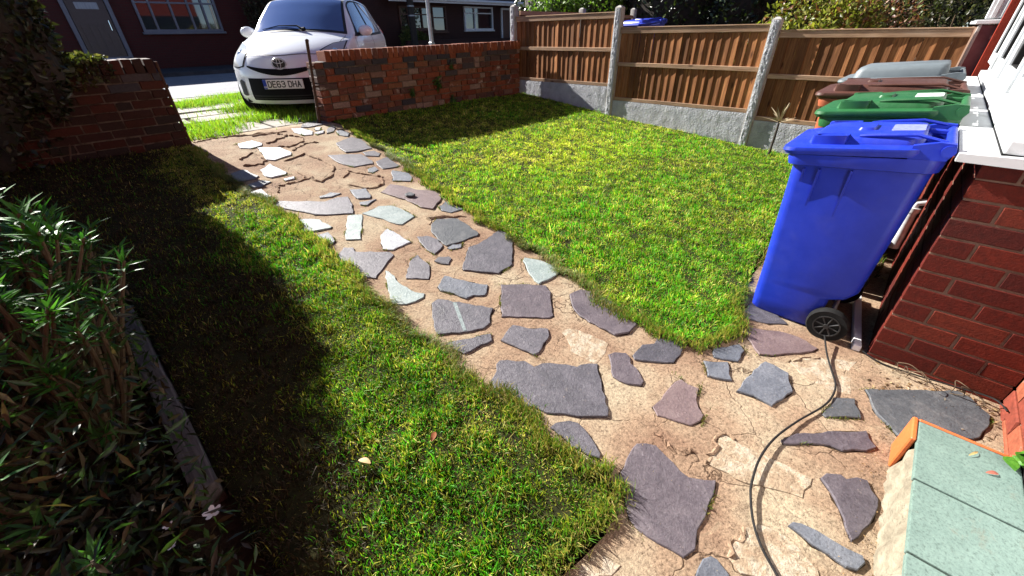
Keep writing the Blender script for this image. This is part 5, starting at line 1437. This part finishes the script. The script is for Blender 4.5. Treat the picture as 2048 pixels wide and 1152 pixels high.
bush('shrub', 'yellow green leafy shrub behind the fence, left of the bins', 'shrub',
     [(6.6, 2.05, 1.10, .60, .62, .85, 2), (6.3, 1.5, 1.05, .5, .5, .68, 2), (6.9, 2.6, .9, .5, .4, .55, 1)], 6500, .085, [(.20, .22, .03), (.28, .27, .05), (.13, .15, .025), (.09, .10, .02), (.16, .07, .03)], 105, MT['leaf'], .02)
bush('shrub', 'red brown shrub with mixed leaves behind the fence', 'shrub',
     [(6.9, 1.05, 1.0, .55, .45, .75, 2), (7.4, 1.5, 1.2, .5, .5, .9, 1.5)], 4200, .075, [(.14, .05, .03), (.20, .10, .05), (.10, .12, .03), (.07, .05, .025)], 106, MT['leaf'], .02)
bush('shrub', 'dark scrubby bushes filling the corner behind the last fence panel', 'shrub',
     [(8.0, .3, 1.1, .8, .6, 1.0, 2), (9.0, .9, 1.3, .9, .7, 1.2, 2), (8.6, -.4, 1.1, .7, .5, 1.1, 2)], 9000, .08, [(.035, .045, .015), (.05, .05, .02), (.08, .06, .035), (.025, .03, .012)], 107, MT['leaf'], .03)
bush('tree', 'dark tree standing beyond the neighbouring gardens', 'tree',
     [(17, 6, 3.2, 3, 3.0, 3.0, 3), (19, 1.5, 3.2, 3, 3.2, 3.0, 3), (16, 10.5, 3, 2.5, 2.5, 2.6, 2)], 14000, .26, [(.018, .026, .01), (.03, .04, .014), (.04, .04, .018)], 108, MT['leaf'], .16, core=.75)
bush('shrub', 'brownish dark evergreen between the opposite window and the car', 'shrub',
     [(4.95, 19.0, 1.9, .95, .7, 1.75, 3), (5.6, 19.1, 1.5, .8, .6, 1.4, 2)], 11000, .10, [(.035, .030, .012), (.05, .042, .018), (.025, .028, .01), (.07, .055, .025)], 109, MT['leaf'], .06)
bush('shrub', 'yellow green shrub in front of the opposite row of houses', 'shrub',
     [(11.0, 19.25, 1.10, .50, .35, .55, 3), (11.7, 19.3, 1.0, .35, .3, .35, 1.5)], 2600, .10, [(.11, .14, .03), (.18, .18, .05), (.06, .09, .02)], 110, MT['leaf'], .03)

# small plants rooted in the brick wall
def wall_plant(label, x, z, n, s, seed):
    e = empty('wall_fern', label, 'fern', (x, 5.395, z), group='small ferns in the brick wall')
    r = np.random.default_rng(seed); D = rdirs(n, seed); D[:, 1] = -np.abs(D[:, 1])*.7; D[:, 2] -= .15
    Ls = s*r.uniform(.5, 1.1, n)
    P = np.column_stack([r.normal(0, s*.25, n), -np.abs(r.normal(0, .006, n)), r.normal(0, s*.3, n)])
    o = link('frond', leaves('frond', P, D, rdirs(n, seed+1, 1), Ls, Ls*.32, palette(n, [(.05, .12, .02), (.07, .16, .03), (.03, .07, .015)], seed)), e)
wall_plant('fern low on the right wall, furthest to the left', 1.32, .64, 40, .07, 1)
wall_plant('fern half way up the right wall face, the largest', 1.77, .71, 60, .085, 2)
wall_plant('fern highest up on the right wall face', 2.04, .91, 34, .065, 3)
wall_plant('dark fern near the foot of the right wall', 2.0, .47, 40, .075, 4)
# spiky plant in front of the last panel
sk = empty('spiky_plant', 'small spiky straw-coloured plant in front of the last fence panel', 'plant', (3.36, 1.33, .06))
rr = random.Random(31)
for i in range(22):
    a = rr.uniform(0, 6.28); L = rr.uniform(.12, .24); up = rr.uniform(.02, 1.0); zt = .36
    ex, ey, ez = L*math.cos(a)*(1.05-up*.7), L*math.sin(a)*(1.05-up*.7), L*up
    MB().loft([[(0, -.007, zt), (0, .007, zt)], [(.5*ex, .5*ey-.008, zt+ez*.62), (.5*ex, .5*ey+.008, zt+ez*.62)], [(ex, ey-.001, zt+ez), (ex, ey+.001, zt+ez)]], False, False, False).build('leaf', MT['dry'], sk)
MB().tube([(0, 0, -.05), (.01, 0, .2), (0, 0, .37)], [.014, .013, .012], 8).build('stem', MT['pole'], sk, True)

# ------------------------------------------------------------------ near shrub on the left, in its bed behind a timber edge
lg = empty('timber_edging', 'weathered grey timber edging between the shaded lawn and the shrub bed', 'edging', (-2.315, 1.7, zg(1.7)))
for ya, yb_ in ((1.46, 2.09), (2.10, 2.76)):
    m = MB().box(-.035, .035, ya-1.7, yb_-1.7, -.12, .045, .008, 2)
    m.v = [(x+.004*math.sin(y*40), y, z+zg(y+1.7)-zg(1.7)+.003*math.sin(y*31+x*50)) for x, y, z in m.v]
    m.build('timber', MT['sleeper'], lg)
LEAFM = []
def long_leaf(L, W, bend):
    n = 6; vs = []; fs = []
    for i in range(n+1):
        t = i/n; w = W*.5*(math.sin(math.pi*(t*.93+.05))**.75); z = bend*L*(t-t*t*1.25); x = L*t
        vs += [(x, -w, z+w*.22), (x, 0, z), (x, w, z+w*.22)]
    for i in range(n):
        for j in range(2): fs.append((i*3+j, (i+1)*3+j, (i+1)*3+j+1, i*3+j+1))
    return MB().add(vs, fs)
MT['shrub_leaf'] = simple('shrub_leaf', (.035, .15, .018), (.075, .24, .03), 30, .5, .1, 60, .25, rand=.3)
for L, W, b in ((.070, .012, .25), (.085, .013, .1), (.058, .011, .4)): LEAFM.append(long_leaf(L, W, b).mesh('leaf', MT['shrub_leaf'], True))
sb = empty('shrub', 'glossy narrow-leaved green shrub in the left foreground bed', 'shrub', (-2.52, 2.05, .10))
rs = random.Random(77)
tips = []
stems = MB()
for k in range(235):
    if k < 215:   # dense dome of shoots further off
        x = rs.uniform(-.45, .34); y = rs.uniform(-.45, .70); z = .80-.85*((x/.6)**2)-.30*((y-.1)/.7)**2+rs.uniform(-.22, .05)
    else:        # lower, nearer shoots
        x = rs.uniform(-.40, .22); y = rs.uniform(-1.0, -.40); z = .38+rs.uniform(-.18, .12)-.5*max(0, x)**2
    x = min(x, .34) if z > .52 else x*.45-.05
    t = Vector((x, y, max(z, .12))); a = Vector((x*.35-.05, y*.45, -.06))
    mid = a.lerp(t, .55)+Vector((rs.uniform(-.06, .06), rs.uniform(-.06, .06), rs.uniform(-.02, .05)))
    stems.tube(crom([a, mid, t], 4), [.010-.0007*i for i in range(9)], 6)
    tips.append((t, (t-mid).normalized()))
stems.build('stem', MT['twig'], sb, True)
cnt = 0; FP, FD, FU = [], [], []
order = sorted(range(len(tips)), key=lambda i: -(tips[i][0].z-.25*abs(tips[i][0].y+.1)))
for oi in order:
    t, d = tips[oi]
    m = rs.randint(13, 19)
    for q in range(m):
        a = q*2.4+rs.uniform(-.3, .3); el = rs.uniform(-.15, .95)
        v = Vector((math.cos(a)*math.cos(el), math.sin(a)*math.cos(el), math.sin(el)))
        v = (v+d*.35).normalized(); p = t-d*(.0038*q)
        if cnt < 290 and q < 13:
            o = link('leaf', LEAFM[rs.randint(0, 2)], sb); o.location = p
            o.rotation_euler = v.to_track_quat('X', 'Z').to_euler(); k = rs.uniform(.75, 1.25); o.scale = (k, k, k); cnt += 1
        else:
            FP.append(p); FD.append(v); FU.append(Vector((0, 0, 1))+.5*Vector((rs.uniform(-1, 1), rs.uniform(-1, 1), 0)))
FP = np.array(FP); FD = np.array(FD); FU = np.array(FU); n = len(FP)
o = link('small_leaves', leaves('small_leaves', FP, FD, FU, np.random.default_rng(1).uniform(.04, .085, n), .0115, palette(n, [(.035, .14, .02), (.07, .20, .03), (.03, .09, .015)], 5), MT['leaf']), sb); o['kind'] = 'stuff'
r = np.random.default_rng(9); n = 5200       # old inner foliage
P = np.column_stack([r.uniform(-.50, .25, n), r.uniform(-1.05, .85, n), r.uniform(.0, 1, n)]); P[:, 2] = .02+P[:, 2]*np.clip(.62-.5*(P[:, 0]/.6)**2-.22*(P[:, 1]/.8)**2, .1, 1)
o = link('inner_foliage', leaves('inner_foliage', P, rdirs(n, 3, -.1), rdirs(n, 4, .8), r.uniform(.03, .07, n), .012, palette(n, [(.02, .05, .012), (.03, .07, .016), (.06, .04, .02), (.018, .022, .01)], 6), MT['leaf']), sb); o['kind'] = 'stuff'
# white blossoms at the foot of the bed
MT['petal'] = simple('white_petal', (.78, .78, .72), None, rough=.6)
def blossom(label, loc, s, k=1):
    e = empty('white_flower', label, 'flower', loc, rs.uniform(0, 3))
    MB().tube([(0, 0, -.10), (.004, .003, -.04), (0, 0, 0)], .0016, 5).build('stalk', MT['weed_leaf'], e)
    for q in range(5):
        a = q*1.2566; c, sn = math.cos(a), math.sin(a)
        pt = [(0, 0), (.45, .32), (.85, .26), (1, 0), (.85, -.26), (.45, -.32)]
        MB().add([(s*(u*c-v*sn), s*(u*sn+v*c), .25*s*u*u) for u, v in pt], [tuple(range(6))]).build('petal', MT['petal'], e)
    MB().ell((0, 0, .002), (.18*s, .18*s, .15*s), 8, 5).build('centre', MT['dry'], e)
blossom('open white star-shaped flower at the lawn edge in the left foreground', (-2.30, 1.20, .27), .022)
blossom('small white flower low in the left foreground bed, beside the open one', (-2.388, 1.25, .265), .012)
blossom('small white flower nearest the bottom edge of the left bed', (-2.397, 1.20, .25), .012)
# dark leaf ends poking in at the far left
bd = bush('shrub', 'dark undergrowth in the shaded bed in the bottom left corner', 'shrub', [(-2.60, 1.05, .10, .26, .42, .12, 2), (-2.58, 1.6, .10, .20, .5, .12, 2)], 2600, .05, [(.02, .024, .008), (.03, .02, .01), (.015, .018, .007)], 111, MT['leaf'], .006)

# ------------------------------------------------------------------ across the road
def brick_wall_mat(name, c1, c2, mo):
    m, nt, b = newmat(name)
    g = nt.nodes.new('ShaderNodeNewGeometry'); sx = nt.nodes.new('ShaderNodeSeparateXYZ'); nt.links.new(g.outputs['Position'], sx.inputs[0])
    ad = nt.nodes.new('ShaderNodeMath'); ad.operation = 'ADD'; nt.links.new(sx.outputs[0], ad.inputs[0]); nt.links.new(sx.outputs[1], ad.inputs[1])
    cb_ = nt.nodes.new('ShaderNodeCombineXYZ'); nt.links.new(ad.outputs[0], cb_.inputs[0]); nt.links.new(sx.outputs[2], cb_.inputs[1])
    t = nt.nodes.new('ShaderNodeTexBrick'); nt.links.new(cb_.outputs[0], t.inputs['Vector'])
    t.inputs['Color1'].default_value = (*c1, 1); t.inputs['Color2'].default_value = (*c2, 1); t.inputs['Mortar'].default_value = (*mo, 1)
    t.inputs['Scale'].default_value = 1; t.inputs['Brick Width'].default_value = .225; t.inputs['Row Height'].default_value = .075; t.inputs['Mortar Size'].default_value = .006
    nt.links.new(t.outputs[0], b.inputs['Base Color']); b.inputs['Roughness'].default_value = .85
    return m
MT['far_brick'] = brick_wall_mat('far_brick', (.07, .008, .007), (.055, .007, .006), (.045, .02, .016))
MT['far_brick2'] = brick_wall_mat('far_brick_brown', (.05, .013, .01), (.038, .011, .008), (.038, .024, .02))
MT['slates'] = simple('roof_slates', (.05, .045, .05), (.09, .08, .085), 6, .8)
MT['dark_door'] = simple('blue_black_door', (.016, .016, .028), (.024, .024, .038), 9, .35)
MT['dark_frame'] = simple('dark_stained_frame', (.07, .025, .015), (.11, .04, .022), 9, .5)
HY = 20.0
def window(parent, x0, x1, z0, z1, y, mat, bars=(), tr=None, t=.07, depth=.10):
    f = wframe(x0, x1, z0, z1, y-depth, y+.02, t, 'window', mat, parent)
    for q in bars: MB().box(q-t*.4, q+t*.4, y-depth+.012, y+.015, z0+t, z1-t).build('mullion', mat, f)
    if tr: MB().box(x0+t, x1-t, y-depth+.018, y+.012, tr-t*.35, tr+t*.35).build('transom', mat, f)
    MB().box(x0+t*.8, x1-t*.8, y-.012, y-.004, z0+t*.8, z1-t*.8).build('pane', MT['glass'], f)
    MB().box(x0-.05, x1+.05, y-depth-.06, y-.005, z0-.07, z0-.002, .01).build('window_sill', mat, f)
    return f
def shell(parent, x0, x1, depth, eave, mat, ridge=1.8):
    MB().box(x0, x1, HY, HY+depth, .2, eave).build('wall', mat, parent)
    r = MB().add([(x0, HY-.25, eave-.05), (x1, HY-.25, eave-.05), (x1, HY+depth/2, eave+ridge), (x0, HY+depth/2, eave+ridge), (x1, HY+depth+.25, eave-.05), (x0, HY+depth+.25, eave-.05)], [(0, 1, 2, 3), (3, 2, 4, 5), (0, 3, 5), (1, 4, 2), (0, 5, 4, 1)]).build('roof', MT['slates'], parent)
    return r
h1 = empty('house', 'dark red brick house opposite with blue-grey framed window and door', 'house', (0, 0, 0))
shell(h1, -8, 9.2, 8, 4.0, MT['far_brick'])
window(h1, 1.00, 3.35, 1.50, 2.95, HY, MT['grey_frame'], (1.42, 1.98, 2.50, 2.93), 2.32)
window(h1, -4.2, -2.2, 1.50, 2.95, HY, MT['grey_frame'], (-3.5, -2.9), 2.32)
d = MB().box(-.62, .30, HY-.05, HY+.02, .78, 2.75, .01).build('door', MT['dark_door'], h1)
for q in range(4): MB().box(-.50+.19*q, -.38+.19*q, HY-.075, HY-.051, .90, 1.72, .004).build('door_panel', MT['dark_door'], d)
MB().box(-.42, .12, HY-.075, HY-.051, 2.10, 2.28, .01).build('fanlight', MT['curtain'], d)
MB().tube([(.20, HY-.09, 1.55), (.21, HY-.09, 1.82)], .02, 8).build('handle', MT['chrome'], d)
wframe(-.74, .42, .72, 2.9, HY-.10, HY-.0505, .11, 'door_frame', MT['grey_frame'], h1)
MB().box(-.4, .05, HY-.4, HY-.15, .44, .80).build('step', MT['white_paint'], h1)
h2 = empty('house', 'dark brick terraced house opposite under a long white canopy fascia', 'house', (0, 0, 0))
shell(h2, 9.21, 24.5, 8, 4.0, MT['far_brick2'])
MB().box(10.0, 24.5, HY-.95, HY-.002, 2.72, 2.84).build('canopy', MT['slates'], h2)
MB().box(9.95, 24.5, HY-1.0, HY-.952, 2.56, 2.70, .008).build('fascia', MT['white_paint'], h2)
MB().tube([(9.95, HY-1.07, 2.69), (24.5, HY-1.07, 2.69)], .06, 10).build('gutter', MT['white_paint'], h2)
window(h2, 11.0, 13.0, 1.5, 2.45, HY, MT['dark_frame'], (11.5, 12.3), 2.12)
window(h2, 12.75, 13.85, 1.40, 2.5, HY, MT['dark_frame'], (), 2.0)
window(h2, 15.1, 17.25, 1.45, 2.52, HY, MT['white_paint'], (15.85,), 2.22)
for a, b in ((11.1, 12.3), (12.85, 13.75), (15.95, 17.1)): MB().box(a, b, HY-.0022, HY-.0015, 1.55, 2.40).build('curtain', MT['curtain'], h2)
wframe(17.95, 18.75, .75, 2.5, HY-.09, HY+.02, .09, 'door_frame', MT['white_paint'], h2)
MB().box(18.05, 18.65, HY-.04, HY-.006, .8, 2.4, .01).build('door', MT['dark_frame'], h2)
MB().box(10.6, 24, 18.9, 19.12, .3, 1.05).build('front_wall', MT['far_brick2'], h2)
h3 = empty('house', 'distant dark brick house gable with pale windows beyond the hedges', 'house', (0, 0, 0))
MB().box(30, 38, 5, 15, .2, 5.5).build('wall', MT['far_brick'], h3)
for ya, yb_ in ((7.2, 8.3), (8.9, 10.0)):
    f = MB().box(29.93, 29.99, ya, yb_, 2.2, 3.9).build('window', MT['white_paint'], h3)
    MB().box(29.91, 29.928, ya+.12, yb_-.12, 2.32, 3.78).build('pane', MT['glass'], f)
MB().add([(29.7, 4.8, 5.5), (38, 4.8, 5.5), (38, 10, 7.5), (29.7, 10, 7.5), (38, 15.2, 5.5), (29.7, 15.2, 5.5)], [(0, 1, 2, 3), (3, 2, 4, 5), (0, 3, 5), (1, 4, 2)]).build('roof', MT['slates'], h3)
# street furniture
lp = empty('lamp_post', 'slim grey steel lamp post on the near kerb beyond the brick wall', 'lamp post', (5.72, 10.65, .32))
MB().tube([(0, 0, -.1), (0, 0, 1.2), (0, 0, 5.0)], [.055, .055, .04], 12).build('column', MT['steel'], lp, True)
MB().box(-.06, .06, -.35, .12, 5.0, 5.12, .03).build('lantern', MT['steel'], lp)
MB().box(-.062, .062, -.062, .062, .25, .8, .01).build('access_door', MT['steel'], lp)
tp = empty('telegraph_pole', 'dark wooden telegraph pole in front of the opposite canopy', 'pole', (10.55, 18.3, .43))
MB().tube([(0, 0, -.1), (0, 0, 3), (0, 0, 7.5)], [.15, .14, .11], 12).build('shaft', MT['pole'], tp, True)
for z in (1.55, 1.9): MB().tube([(0, 0, z), (0, 0, z+.05)], .158, 12).build('band', MT['steel'], tp, True)
